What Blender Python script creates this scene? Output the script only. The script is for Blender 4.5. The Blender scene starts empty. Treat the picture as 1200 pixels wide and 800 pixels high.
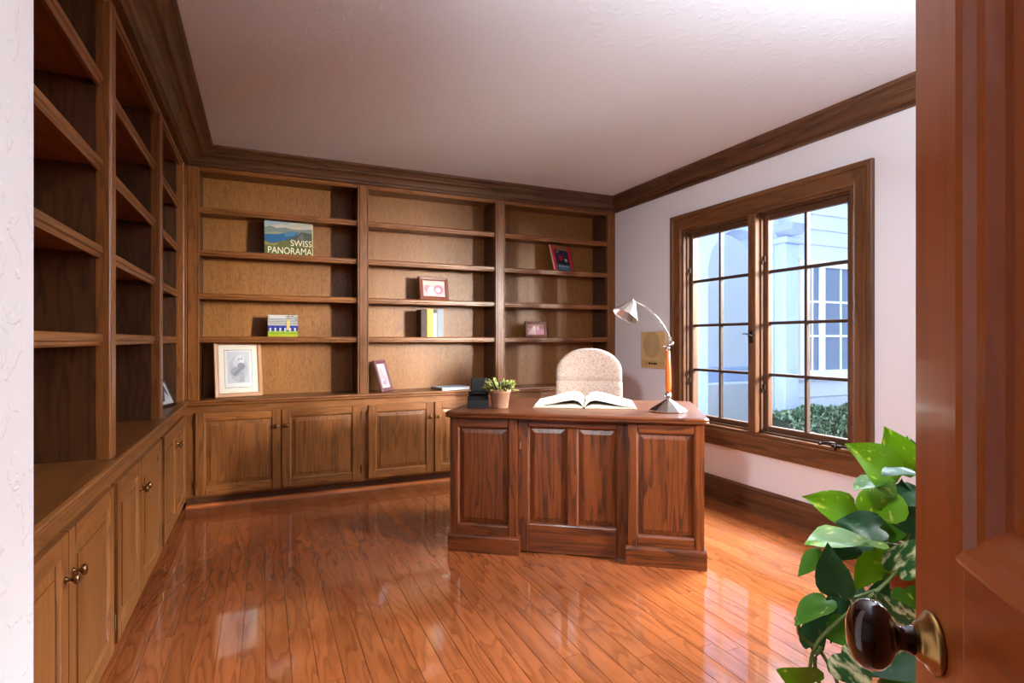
import bpy, bmesh, math, random
from mathutils import Vector, Matrix, Euler

# ------------------------------------------------------------------ camera, world, lights, exposure
scene = bpy.context.scene
COL = scene.collection
R = math.radians

cam_d = bpy.data.cameras.new('camera')
cam_d.sensor_width = 36.0
cam_d.lens = 19.41
cam_d.shift_y = -2.0 / 1200.0
cam_d.clip_start = 0.03
cam = bpy.data.objects.new('camera', cam_d)
COL.objects.link(cam)
cam.location = (0, 0, 1.15)
cam.rotation_euler = (R(90), 0, -math.atan2(292, 647))
scene.camera = cam

scene.view_settings.view_transform = 'Standard'
scene.view_settings.look = 'None'
scene.view_settings.gamma = 1.0
scene.view_settings.use_curve_mapping = False
scene.view_settings.exposure = 0.0
scene.cycles.use_denoising = True
scene.cycles.caustics_reflective = False
scene.cycles.caustics_refractive = False
scene.cycles.diffuse_bounces = 8
scene.cycles.max_bounces = 12

world = bpy.data.worlds.new('sky')
scene.world = world
world.use_nodes = True
wb = world.node_tree.nodes['Background']
wb.inputs[0].default_value = (0.56, 0.74, 1.0, 1)
wb.inputs[1].default_value = 2.3


def area(name, loc, target, sx, sy, power, color, spread=180):
    d = bpy.data.lights.new(name, 'AREA')
    d.shape = 'RECTANGLE'
    d.size, d.size_y = sx, sy
    d.energy = power
    d.color = color
    d.spread = R(spread)
    o = bpy.data.objects.new(name, d)
    COL.objects.link(o)
    o.location = loc
    o.rotation_euler = (Vector(target) - Vector(loc)).to_track_quat('-Z', 'Y').to_euler()
    return o


# daylight falling on the two windows of the right wall, plus an added fill
area('window_daylight', (4.35, 2.75, 2.9), (0.6, 3.0, 0.6), 2.2, 1.1, 720, (0.78, 0.90, 1.0), 100)
area('near_window_fill', (4.5, 0.6, 2.1), (-0.4, 2.3, 0.5), 1.2, 0.9, 75, (0.95, 0.97, 1.0), 90)  # added fill beam that brightens the left cabinets
area('near_window_daylight', (4.1, -1.2, 1.80), (0.8, 4.4, 1.1), 0.7, 0.8, 310, (1.0, 0.94, 0.84), 70)


# ------------------------------------------------------------------ helpers
def srgb(r, g, b):
    def f(c):
        c /= 255.0
        return c / 12.92 if c <= 0.04045 else ((c + 0.055) / 1.055) ** 2.4
    return (f(r), f(g), f(b), 1.0)


def tag(o, label=None, cat=None, group=None, kind=None):
    if label:
        o['label'] = label
    if cat:
        o['category'] = cat
    if group:
        o['group'] = group
    if kind:
        o['kind'] = kind
    return o


def thing(name, label, cat, loc=(0, 0, 0), rz=0.0, group=None):
    o = bpy.data.objects.new(name, None)
    o.empty_display_size = 0.1
    COL.objects.link(o)
    o.location = loc
    o.rotation_euler = (0, 0, rz)
    return tag(o, label, cat, group)


class MB:
    """collects shapes into one mesh"""

    def __init__(self):
        self.bm = bmesh.new()

    def box(self, x0, x1, y0, y1, z0, z1, bev=0.0, seg=1):
        b = bmesh.new() if bev else self.bm
        vs = [b.verts.new((x, y, z)) for x in (x0, x1) for y in (y0, y1) for z in (z0, z1)]
        q = [(0, 1, 3, 2), (4, 6, 7, 5), (0, 4, 5, 1), (2, 3, 7, 6), (0, 2, 6, 4), (1, 5, 7, 3)]
        for f in q:
            b.faces.new([vs[i] for i in f])
        if bev:
            bmesh.ops.bevel(b, geom=b.edges[:], offset=bev, segments=seg, affect='EDGES', profile=0.5)
            self._merge(b)
        return self

    def _merge(self, b):
        m = {}
        for v in b.verts:
            m[v] = self.bm.verts.new(v.co)
        for f in b.faces:
            try:
                nf = self.bm.faces.new([m[v] for v in f.verts])
                nf.smooth = f.smooth
                nf.material_index = f.material_index
            except ValueError:
                pass
        b.free()

    def sweep(self, profile, stations, closed=True, caps=True):
        """profile: list of 2D points; stations: list of functions (u, v) -> 3D"""
        rings = [[self.bm.verts.new(s(u, v)) for (u, v) in profile] for s in stations]
        n = len(profile)
        for a, b in zip(rings[:-1], rings[1:]):
            for i in range(n if closed else n - 1):
                j = (i + 1) % n
                self.bm.faces.new((a[i], a[j], b[j], b[i]))
        if caps and closed:
            self.bm.faces.new(rings[0][::-1])
            self.bm.faces.new(rings[-1])
        return self

    def lathe(self, prof, seg=24, cx=0.0, cy=0.0, smooth=True):
        """prof: list of (r, z) from the bottom up"""
        rings = []
        for r, z in prof:
            if r < 1e-5:
                rings.append([self.bm.verts.new((cx, cy, z))])
            else:
                rings.append([self.bm.verts.new((cx + r * math.cos(2 * math.pi * k / seg), cy + r * math.sin(2 * math.pi * k / seg), z)) for k in range(seg)])
        for a, b in zip(rings[:-1], rings[1:]):
            for k in range(seg):
                k2 = (k + 1) % seg
                if len(a) == 1 and len(b) == 1:
                    continue
                if len(a) == 1:
                    f = self.bm.faces.new((a[0], b[k2], b[k]))
                elif len(b) == 1:
                    f = self.bm.faces.new((a[k], a[k2], b[0]))
                else:
                    f = self.bm.faces.new((a[k], a[k2], b[k2], b[k]))
                f.smooth = smooth
        if len(rings[0]) > 1:
            self.bm.faces.new(rings[0][::-1])
        if len(rings[-1]) > 1:
            self.bm.faces.new(rings[-1])
        return self

    def tube(self, pts, rad, seg=10, smooth=True):
        pts = [Vector(p) for p in pts]
        rads = rad if isinstance(rad, (list, tuple)) else [rad] * len(pts)
        rings = []
        ref = Vector((0.31, 0.17, 0.93))
        for i, p in enumerate(pts):
            t = (pts[min(i + 1, len(pts) - 1)] - pts[max(i - 1, 0)]).normalized()
            if abs(t.dot(ref)) > 0.95:
                ref = Vector((0.9, -0.3, 0.1)).normalized()
            a = t.cross(ref).normalized()
            b = t.cross(a).normalized()
            rings.append([self.bm.verts.new(p + (a * math.cos(2 * math.pi * k / seg) + b * math.sin(2 * math.pi * k / seg)) * rads[i]) for k in range(seg)])
        for a, b in zip(rings[:-1], rings[1:]):
            for k in range(seg):
                f = self.bm.faces.new((a[k], a[(k + 1) % seg], b[(k + 1) % seg], b[k]))
                f.smooth = smooth
        self.bm.faces.new(rings[0][::-1])
        self.bm.faces.new(rings[-1])
        return self

    def poly(self, pts, mi=0):
        f = self.bm.faces.new([self.bm.verts.new(p) for p in pts])
        f.material_index = mi
        return self

    def transform(self, mat):
        bmesh.ops.transform(self.bm, matrix=mat, verts=self.bm.verts[:])
        return self

    def mesh(self, name, mats):
        bmesh.ops.recalc_face_normals(self.bm, faces=self.bm.faces[:])
        me = bpy.data.meshes.new(name)
        self.bm.to_mesh(me)
        self.bm.free()
        for m in (mats if isinstance(mats, (list, tuple)) else [mats]):
            me.materials.append(m)
        return me

    def build(self, name, mats, parent=None):
        o = bpy.data.objects.new(name, self.mesh(name, mats))
        COL.objects.link(o)
        if parent is not None:
            o.parent = parent
        return o


def struct(o):
    o['kind'] = 'structure'
    return o


# ------------------------------------------------------------------ materials
def nodes_of(name):
    m = bpy.data.materials.new(name)
    m.use_nodes = True
    nt = m.node_tree
    return m, nt, nt.nodes['Principled BSDF']


def N(nt, t, **kw):
    n = nt.nodes.new(t)
    for k, v in kw.items():
        setattr(n, k, v)
    return n


def plain(name, col, rough=0.5, metal=0.0, coat=0.0, spec=0.5, bump=None, var=0.0, varscale=20.0):
    m, nt, p = nodes_of(name)
    p.inputs['Base Color'].default_value = col
    p.inputs['Roughness'].default_value = rough
    p.inputs['Metallic'].default_value = metal
    p.inputs['Coat Weight'].default_value = coat
    p.inputs['Specular IOR Level'].default_value = spec
    tc = N(nt, 'ShaderNodeTexCoord')
    if var:
        n = N(nt, 'ShaderNodeTexNoise')
        n.inputs['Scale'].default_value = varscale
        n.inputs['Detail'].default_value = 4
        nt.links.new(tc.outputs['Object'], n.inputs['Vector'])
        hs = N(nt, 'ShaderNodeHueSaturation')
        mr = N(nt, 'ShaderNodeMapRange')
        mr.inputs[3].default_value = 1 - var
        mr.inputs[4].default_value = 1 + var
        nt.links.new(n.outputs[0], mr.inputs[0])
        nt.links.new(mr.outputs[0], hs.inputs['Value'])
        hs.inputs['Color'].default_value = col
        nt.links.new(hs.outputs[0], p.inputs['Base Color'])
    if bump:
        sc, st, dist = bump
        n = N(nt, 'ShaderNodeTexNoise')
        n.inputs['Scale'].default_value = sc
        n.inputs['Detail'].default_value = 3
        nt.links.new(tc.outputs['Object'], n.inputs['Vector'])
        b = N(nt, 'ShaderNodeBump')
        b.inputs['Strength'].default_value = st
        b.inputs['Distance'].default_value = dist
        nt.links.new(n.outputs[0], b.inputs['Height'])
        nt.links.new(b.outputs[0], p.inputs['Normal'])
    return m


def wood(name, axis, light, dark, rough=0.35, coat=0.0, ring=9.0, size=7.0, contrast=0.55, pores=0.35, var=0.12, coatrough=0.08, bump=0.08, spec=0.5, along=0.09):
    """open-grained oak: contour lines of a stretched noise give the cathedral figure"""
    m, nt, p = nodes_of(name)
    L = nt.links.new
    tc = N(nt, 'ShaderNodeTexCoord')
    oi = N(nt, 'ShaderNodeObjectInfo')
    off = N(nt, 'ShaderNodeVectorMath', operation='SCALE')
    off.inputs[0].default_value = (13.7, 27.1, 41.3)
    L(oi.outputs['Random'], off.inputs['Scale'])
    add = N(nt, 'ShaderNodeVectorMath', operation='ADD')
    L(tc.outputs['Object'], add.inputs[0])
    L(off.outputs[0], add.inputs[1])

    def stretched(along, across):
        mp = N(nt, 'ShaderNodeVectorMath', operation='MULTIPLY')
        s = [across] * 3
        s['xyz'.index(axis)] = along
        mp.inputs[1].default_value = s
        L(add.outputs[0], mp.inputs[0])
        return mp

    a = stretched(size * along, size)
    n1 = N(nt, 'ShaderNodeTexNoise')
    n1.inputs['Scale'].default_value = 1.0
    n1.inputs['Detail'].default_value = 2.5
    n1.inputs['Roughness'].default_value = 0.45
    L(a.outputs[0], n1.inputs['Vector'])
    mul = N(nt, 'ShaderNodeMath', operation='MULTIPLY')
    mul.inputs[1].default_value = ring
    L(n1.outputs[0], mul.inputs[0])
    fr = N(nt, 'ShaderNodeMath', operation='FRACT')
    L(mul.outputs[0], fr.inputs[0])
    pw = N(nt, 'ShaderNodeMapRange', interpolation_type='SMOOTHSTEP')
    pw.inputs[1].default_value = 0.35
    pw.inputs[2].default_value = 1.0
    L(fr.outputs[0], pw.inputs[0])
    c = stretched(9.0, 260.0)
    n2 = N(nt, 'ShaderNodeTexNoise')
    n2.inputs['Scale'].default_value = 1.0
    n2.inputs['Detail'].default_value = 2
    L(c.outputs[0], n2.inputs['Vector'])
    pr = N(nt, 'ShaderNodeMapRange')
    pr.inputs[1].default_value = 0.48
    pr.inputs[2].default_value = 0.72
    L(n2.outputs[0], pr.inputs[0])
    d = stretched(1.2, 22.0)
    n3 = N(nt, 'ShaderNodeTexNoise')
    n3.inputs['Scale'].default_value = 1.0
    n3.inputs['Detail'].default_value = 3
    L(d.outputs[0], n3.inputs['Vector'])
    s1 = N(nt, 'ShaderNodeMath', operation='MULTIPLY')
    s1.inputs[1].default_value = contrast
    L(pw.outputs[0], s1.inputs[0])
    s2 = N(nt, 'ShaderNodeMath', operation='MULTIPLY_ADD')
    s2.inputs[1].default_value = pores
    L(pr.outputs[0], s2.inputs[0])
    L(s1.outputs[0], s2.inputs[2])
    s3 = N(nt, 'ShaderNodeMath', operation='MULTIPLY_ADD')
    s3.inputs[1].default_value = 0.5
    L(n3.outputs[0], s3.inputs[0])
    L(s2.outputs[0], s3.inputs[2])
    s4 = N(nt, 'ShaderNodeMath', operation='SUBTRACT', use_clamp=True)
    L(s3.outputs[0], s4.inputs[0])
    s4.inputs[1].default_value = 0.2
    mix = N(nt, 'ShaderNodeMix', data_type='RGBA')
    mix.inputs[6].default_value = light
    mix.inputs[7].default_value = dark
    L(s4.outputs[0], mix.inputs[0])
    hs = N(nt, 'ShaderNodeHueSaturation')
    L(mix.outputs[2], hs.inputs['Color'])
    mr = N(nt, 'ShaderNodeMapRange')
    mr.inputs[3].default_value = 1 - var
    mr.inputs[4].default_value = 1 + var
    L(oi.outputs['Random'], mr.inputs[0])
    L(mr.outputs[0], hs.inputs['Value'])
    L(hs.outputs[0], p.inputs['Base Color'])
    p.inputs['Roughness'].default_value = rough
    p.inputs['Coat Weight'].default_value = coat
    p.inputs['Coat Roughness'].default_value = coatrough
    p.inputs['Specular IOR Level'].default_value = spec
    if bump:
        b = N(nt, 'ShaderNodeBump')
        b.inputs['Strength'].default_value = bump
        b.inputs['Distance'].default_value = 0.002
        b.invert = True
        L(s2.outputs[0], b.inputs['Height'])
        L(b.outputs[0], p.inputs['Normal'])
    return m


def wood_set(name, *a, **k):
    return {ax: wood(name + '_' + ax, ax, *a, **k) for ax in 'xyz'}


OAK = wood_set('bookcase_oak', srgb(140, 87, 42), srgb(70, 38, 14), rough=0.34, size=13, contrast=0.42, along=0.07, pores=0.4)
DESK = wood_set('desk_oak', srgb(105, 51, 17), srgb(32, 13, 4), rough=0.38, coat=0.08, contrast=0.55, pores=0.5, size=12, along=0.07)
SHADEPLY = wood_set('dark_oak_plywood', srgb(84, 50, 26), srgb(38, 21, 10), rough=0.42, size=10, along=0.16, ring=8, contrast=0.5)  # oak plywood darkened: shade inside the bays is put into its colour
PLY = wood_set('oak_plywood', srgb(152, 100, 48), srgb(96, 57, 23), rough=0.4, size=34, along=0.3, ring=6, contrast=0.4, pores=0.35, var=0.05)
SASH = wood_set('sash_wood', srgb(92, 60, 38), srgb(56, 34, 20), rough=0.45)
MUNTIN = wood_set('muntin_wood', srgb(64, 44, 32), srgb(40, 26, 18), rough=0.5)
CROWN = wood_set('crown_oak', srgb(98, 63, 38), srgb(52, 30, 17), rough=0.42)
TRIM = wood_set('window_oak', srgb(112, 71, 39), srgb(64, 37, 18), rough=0.4)
FLOORW = wood('floor_oak', 'y', srgb(160, 88, 46), srgb(98, 46, 20), rough=0.12, coat=0.7, contrast=0.38, pores=0.25, var=0.12, coatrough=0.025, ring=9, size=9, bump=0.02, along=0.16)
DOORW = wood_set('door_wood', srgb(176, 92, 38), srgb(132, 60, 20), rough=0.35, coat=0.3, contrast=0.25, pores=0.15, bump=0.02)


def plaster(name, col, sc, st):
    m, nt, p = nodes_of(name)
    p.inputs['Base Color'].default_value = col
    p.inputs['Roughness'].default_value = 0.75
    tc = N(nt, 'ShaderNodeTexCoord')
    n = N(nt, 'ShaderNodeTexNoise')
    n.inputs['Scale'].default_value = sc
    n.inputs['Detail'].default_value = 2.5
    n.inputs['Distortion'].default_value = 0.6
    nt.links.new(tc.outputs['Object'], n.inputs['Vector'])
    mr = N(nt, 'ShaderNodeMapRange', interpolation_type='SMOOTHSTEP')
    mr.inputs[1].default_value = 0.56
    mr.inputs[2].default_value = 0.62
    nt.links.new(n.outputs[0], mr.inputs[0])
    b = N(nt, 'ShaderNodeBump')
    b.inputs['Strength'].default_value = st
    b.inputs['Distance'].default_value = 0.003
    nt.links.new(mr.outputs[0], b.inputs['Height'])
    nt.links.new(b.outputs[0], p.inputs['Normal'])
    return m


WALL = plaster('wall_plaster', srgb(226, 226, 232), 14, 0.1)
KNOCK = plaster('entry_plaster', srgb(232, 228, 226), 18, 0.55)
CEIL = plaster('ceiling_plaster', srgb(226, 226, 232), 20, 0.22)
BRONZE = plain('antique_bronze', srgb(128, 98, 62), 0.32, 1.0)
DARKMETAL = plain('dark_bronze', srgb(58, 48, 42), 0.4, 0.9)
BRASS = plain('aged_brass', srgb(176, 140, 84), 0.28, 1.0)
CHROME = plain('brushed_nickel', srgb(205, 203, 200), 0.22, 1.0)
BLACK = plain('black_plastic', srgb(14, 14, 16), 0.55, spec=0.25)
DARKGAP = plain('dark_gap', srgb(40, 22, 12), 0.8)
WHITEPAPER = plain('paper', srgb(212, 206, 194), 0.7)


def glass_mat(name, tint=(1, 1, 1, 1)):
    m = bpy.data.materials.new(name)
    m.use_nodes = True
    nt = m.node_tree
    nt.nodes.clear()
    out = N(nt, 'ShaderNodeOutputMaterial')
    tr = N(nt, 'ShaderNodeBsdfTransparent')
    tr.inputs[0].default_value = tint
    gl = N(nt, 'ShaderNodeBsdfGlossy')
    gl.inputs['Roughness'].default_value = 0.02
    fr = N(nt, 'ShaderNodeFresnel')
    fr.inputs[0].default_value = 1.35
    mx = N(nt, 'ShaderNodeMixShader')
    gm = N(nt, 'ShaderNodeNewGeometry')
    inv = N(nt, 'ShaderNodeMath', operation='SUBTRACT')
    inv.inputs[0].default_value = 1.0
    nt.links.new(gm.outputs['Backfacing'], inv.inputs[1])
    ml = N(nt, 'ShaderNodeMath', operation='MULTIPLY')
    nt.links.new(fr.outputs[0], ml.inputs[0])
    nt.links.new(inv.outputs[0], ml.inputs[1])
    nt.links.new(ml.outputs[0], mx.inputs[0])
    nt.links.new(tr.outputs[0], mx.inputs[1])
    nt.links.new(gl.outputs[0], mx.inputs[2])
    nt.links.new(mx.outputs[0], out.inputs[0])
    return m


GLASS = glass_mat('window_glass')


def print_mat():
    m, nt, p = nodes_of('printed_colours')
    at = N(nt, 'ShaderNodeAttribute')
    at.attribute_name = 'ink'
    hs = N(nt, 'ShaderNodeHueSaturation')
    hs.inputs['Value'].default_value = 0.64
    hs.inputs['Saturation'].default_value = 1.1
    nt.links.new(at.outputs['Color'], hs.inputs['Color'])
    nt.links.new(hs.outputs[0], p.inputs['Base Color'])
    p.inputs['Roughness'].default_value = 0.4
    return m


INK = print_mat()


def print_sheet(name, parent, w, h, shapes, y=0.0, x0=None, z0=0.0):
    """a flat printed sheet in the local XZ plane, facing -Y; shapes are (kind, data, rgb) in 0..1 sheet units"""
    bm = bmesh.new()
    cols = []
    x0 = -w / 2 if x0 is None else x0
    for i, (kind, d, rgb) in enumerate(shapes):
        yy = y - 0.00012 * i
        if kind == 'r':
            a, b, c, e = d
            pts = [(a, b), (c, b), (c, e), (a, e)]
        elif kind == 'e':
            cx, cz, rx, rz = d
            pts = [(cx + rx * math.cos(k * math.pi / 8), cz + rz * math.sin(k * math.pi / 8)) for k in range(16)]
        else:
            pts = d
        vs = [bm.verts.new((x0 + min(max(u, 0), 1) * w, yy, z0 + min(max(v, 0), 1) * h)) for u, v in pts]
        try:
            f = bm.faces.new(vs)
            f.normal_update()
            if f.normal.y > 0:
                f.normal_flip()
            cols.append(srgb(*rgb))
        except ValueError:
            pass
    me = bpy.data.meshes.new(name)
    bm.to_mesh(me)
    bm.free()
    at = me.color_attributes.new('ink', 'FLOAT_COLOR', 'CORNER')
    for f, c in zip(me.polygons, cols):
        for li in f.loop_indices:
            at.data[li].color = c
    me.materials.append(INK)
    o = bpy.data.objects.new(name, me)
    COL.objects.link(o)
    o.parent = parent
    return o


def text_mesh(name, s, size, mat, parent, loc, rot=(R(90), 0, 0), align='LEFT', ext=0.0003, sx=1.0):
    cu = bpy.data.curves.new(name, 'FONT')
    cu.body = s
    cu.size = size
    cu.align_x = align
    cu.extrude = ext
    t = bpy.data.objects.new(name + '_src', cu)
    COL.objects.link(t)
    bpy.context.view_layer.update()
    dg = bpy.context.evaluated_depsgraph_get()
    me = bpy.data.meshes.new_from_object(t.evaluated_get(dg))
    bpy.data.objects.remove(t)
    me.materials.clear()
    me.materials.append(mat)
    o = bpy.data.objects.new(name, me)
    COL.objects.link(o)
    o.parent = parent
    o.location = loc
    o.rotation_euler = rot
    o.scale = (sx, 1, 1)
    return o


# ------------------------------------------------------------------ the setting
XR, YF, XL, HC = 3.0, 4.30, -0.48, 2.46     # right wall, back bookcase face, left bookcase face, ceiling


def boxobj(name, m, *b, parent=None, bev=0.0):
    return MB().box(*b, bev=bev).build(name, m, parent)


floor = struct(boxobj('floor', plain('subfloor', srgb(52, 26, 12), 0.8), -2.3, XR, -2.2, 4.70, -0.12, -0.014))
rnd = random.Random(11)
PW = 0.0815
rest = MB()
x = -0.56
while x < XR - 0.005:
    y = -0.1 + rnd.uniform(0, 0.9)
    x1 = min(x + PW, XR)
    rest.box(x, x1 - 0.0009, -2.2, y - 0.0009, -0.013, 0)
    while y < 4.40:
        y1 = min(y + rnd.uniform(0.75, 1.7), 4.42)
        if 4.42 - y1 < 0.25:
            y1 = 4.42
        wq = x1 - x - 0.0010
        po = MB().sweep([(0, -0.013), (0, -0.0010), (0.0010, 0), (wq - 0.0010, 0), (wq, -0.0010), (wq, -0.013)], [lambda u, v: (u, 0, v), lambda u, v: (u, y1 - y - 0.0010, v)]).build('plank', FLOORW, floor)
        po.location = (x, y, 0)
        y = y1
    x += PW
x = -2.3
while x < -0.57:
    rest.box(x, min(x + PW, -0.561) - 0.0009, -2.2, 1.2, -0.013, 0)
    x += PW
rest.build('planking', FLOORW, floor)['kind'] = 'stuff'

struct(boxobj('ceiling', CEIL, -2.4, XR + 0.15, -2.3, 4.82, HC, HC + 0.1))
struct(boxobj('wall_back', WALL, -0.95, XR + 0.15, 4.70, 4.82, -0.1, HC))
struct(boxobj('wall_left', WALL, -0.95, -0.83, 1.29, 4.70, -0.1, HC))
# entry wall end with a bullnose corner
prof = [(-0.95, 0.55), (-0.38, 0.55)]
for k in range(7):
    a = R(k * 15)
    prof.append((-0.38 - 0.02 + 0.02 * math.cos(a), 1.29 - 0.02 + 0.02 * math.sin(a)))
prof.append((-0.95, 1.29))
mb = MB()
mb.sweep(prof, [lambda u, v: (u, v, 0.0), lambda u, v: (u, v, HC)])
struct(mb.build('wall_entry', KNOCK))
struct(boxobj('wall_front', CROWN['z'], 0.05, XR, -0.42, -0.29, 0, HC))  # unseen wall, given a dark wood finish to absorb bounce light
struct(boxobj('wall_hall_side', WALL, -2.4, -2.3, -2.2, 1.2, -0.1, HC))
struct(boxobj('wall_hall_end', WALL, -2.4, XR, -2.3, -2.2, -0.1, HC))
struct(boxobj('wall_hall_back', WALL, -2.3, -0.95, 1.2, 1.3, -0.1, HC))

# right wall with two window openings
W1 = (2.02, 3.40)
W2 = (0.10, 1.48)
WZ = (0.51, 2.01)
mb = MB()
ys = [-2.3, W2[0], W2[1], W1[0], W1[1], 4.82]
for i in range(5):
    if i in (1, 3):
        mb.box(XR, XR + 0.15, ys[i], ys[i + 1], -0.4, WZ[0])
        mb.box(XR, XR + 0.15, ys[i], ys[i + 1], WZ[1], HC)
    else:
        mb.box(XR, XR + 0.15, ys[i], ys[i + 1], -0.4, HC)
struct(mb.build('wall_right', WALL))

# baseboard and shoe moulding
mb = MB()
bp = [(0, 0), (0.018, 0), (0.018, 0.125), (0.014, 0.135), (0.014, 0.148), (0.006, 0.165), (0, 0.165)]
mb.sweep(bp, [lambda u, v: (XR - u, -0.25, v), lambda u, v: (XR - u, YF + 0.04, v)])
bb = struct(mb.build('baseboard_right', CROWN['y']))
mb = MB()
sp = [(0.018, 0), (0.034, 0), (0.032, 0.010), (0.026, 0.016), (0.018, 0.019)]
mb.sweep(sp, [lambda u, v: (XR - u, -0.25, v), lambda u, v: (XR - u, YF + 0.04, v)])
mb.build('shoe_moulding', CROWN['y'], bb)

# crown moulding: profile (out from the face, height)
CP = [(0.0, 2.328), (0.016, 2.328), (0.022, 2.334), (0.022, 2.341), (0.015, 2.347), (0.015, 2.352), (0.024, 2.357), (0.030, 2.370), (0.042, 2.386), (0.056, 2.396),
      (0.066, 2.398), (0.066, 2.408), (0.060, 2.412), (0.066, 2.418), (0.076, 2.430), (0.088, 2.438), (0.094, 2.440), (0.100, 2.446), (0.100, HC), (0.0, HC)]
LEFTX = 1.78
mb = MB()
mb.sweep(CP, [lambda u, v: (XL + LEFTX * u, 1.29, v), lambda u, v: (XL + LEFTX * u, YF - u, v)])
struct(mb.build('trim_1', CROWN['y']))
mb = MB()
mb.sweep(CP, [lambda u, v: (XL + LEFTX * u, YF - u, v), lambda u, v: (XR - u, YF - u, v)])
struct(mb.build('trim_2', CROWN['x']))
mb = MB()
mb.sweep(CP, [lambda u, v: (XR - u, YF - u, v), lambda u, v: (XR - u, -0.28, v)])
struct(mb.build('trim_3', CROWN['y']))


# ------------------------------------------------------------------ windows
def mitred(mb, prof, y0, y1, z0, z1, side):
    """one mitred casing piece round the opening y0..y1, z0..z1; prof is (outward, depth into the room)"""
    e = {'top': ((y0, -1, z1, 1), (y1, 1, z1, 1)), 'bottom': ((y0, -1, z0, -1), (y1, 1, z0, -1)),
         'near': ((y0, -1, z0, -1), (y0, -1, z1, 1)), 'far': ((y1, 1, z0, -1), (y1, 1, z1, 1))}[side]
    st = [(lambda u, v, q=q: (XR - v, q[0] + q[1] * u, q[2] + q[3] * u)) for q in e]
    return mb.sweep(prof, st)


CASE = [(0, -0.01), (0, 0.012), (0.010, 0.019), (0.016, 0.016), (0.080, 0.018), (0.084, 0.026), (0.092, 0.030), (0.112, 0.028), (0.116, 0.024), (0.116, -0.0005)]


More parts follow.
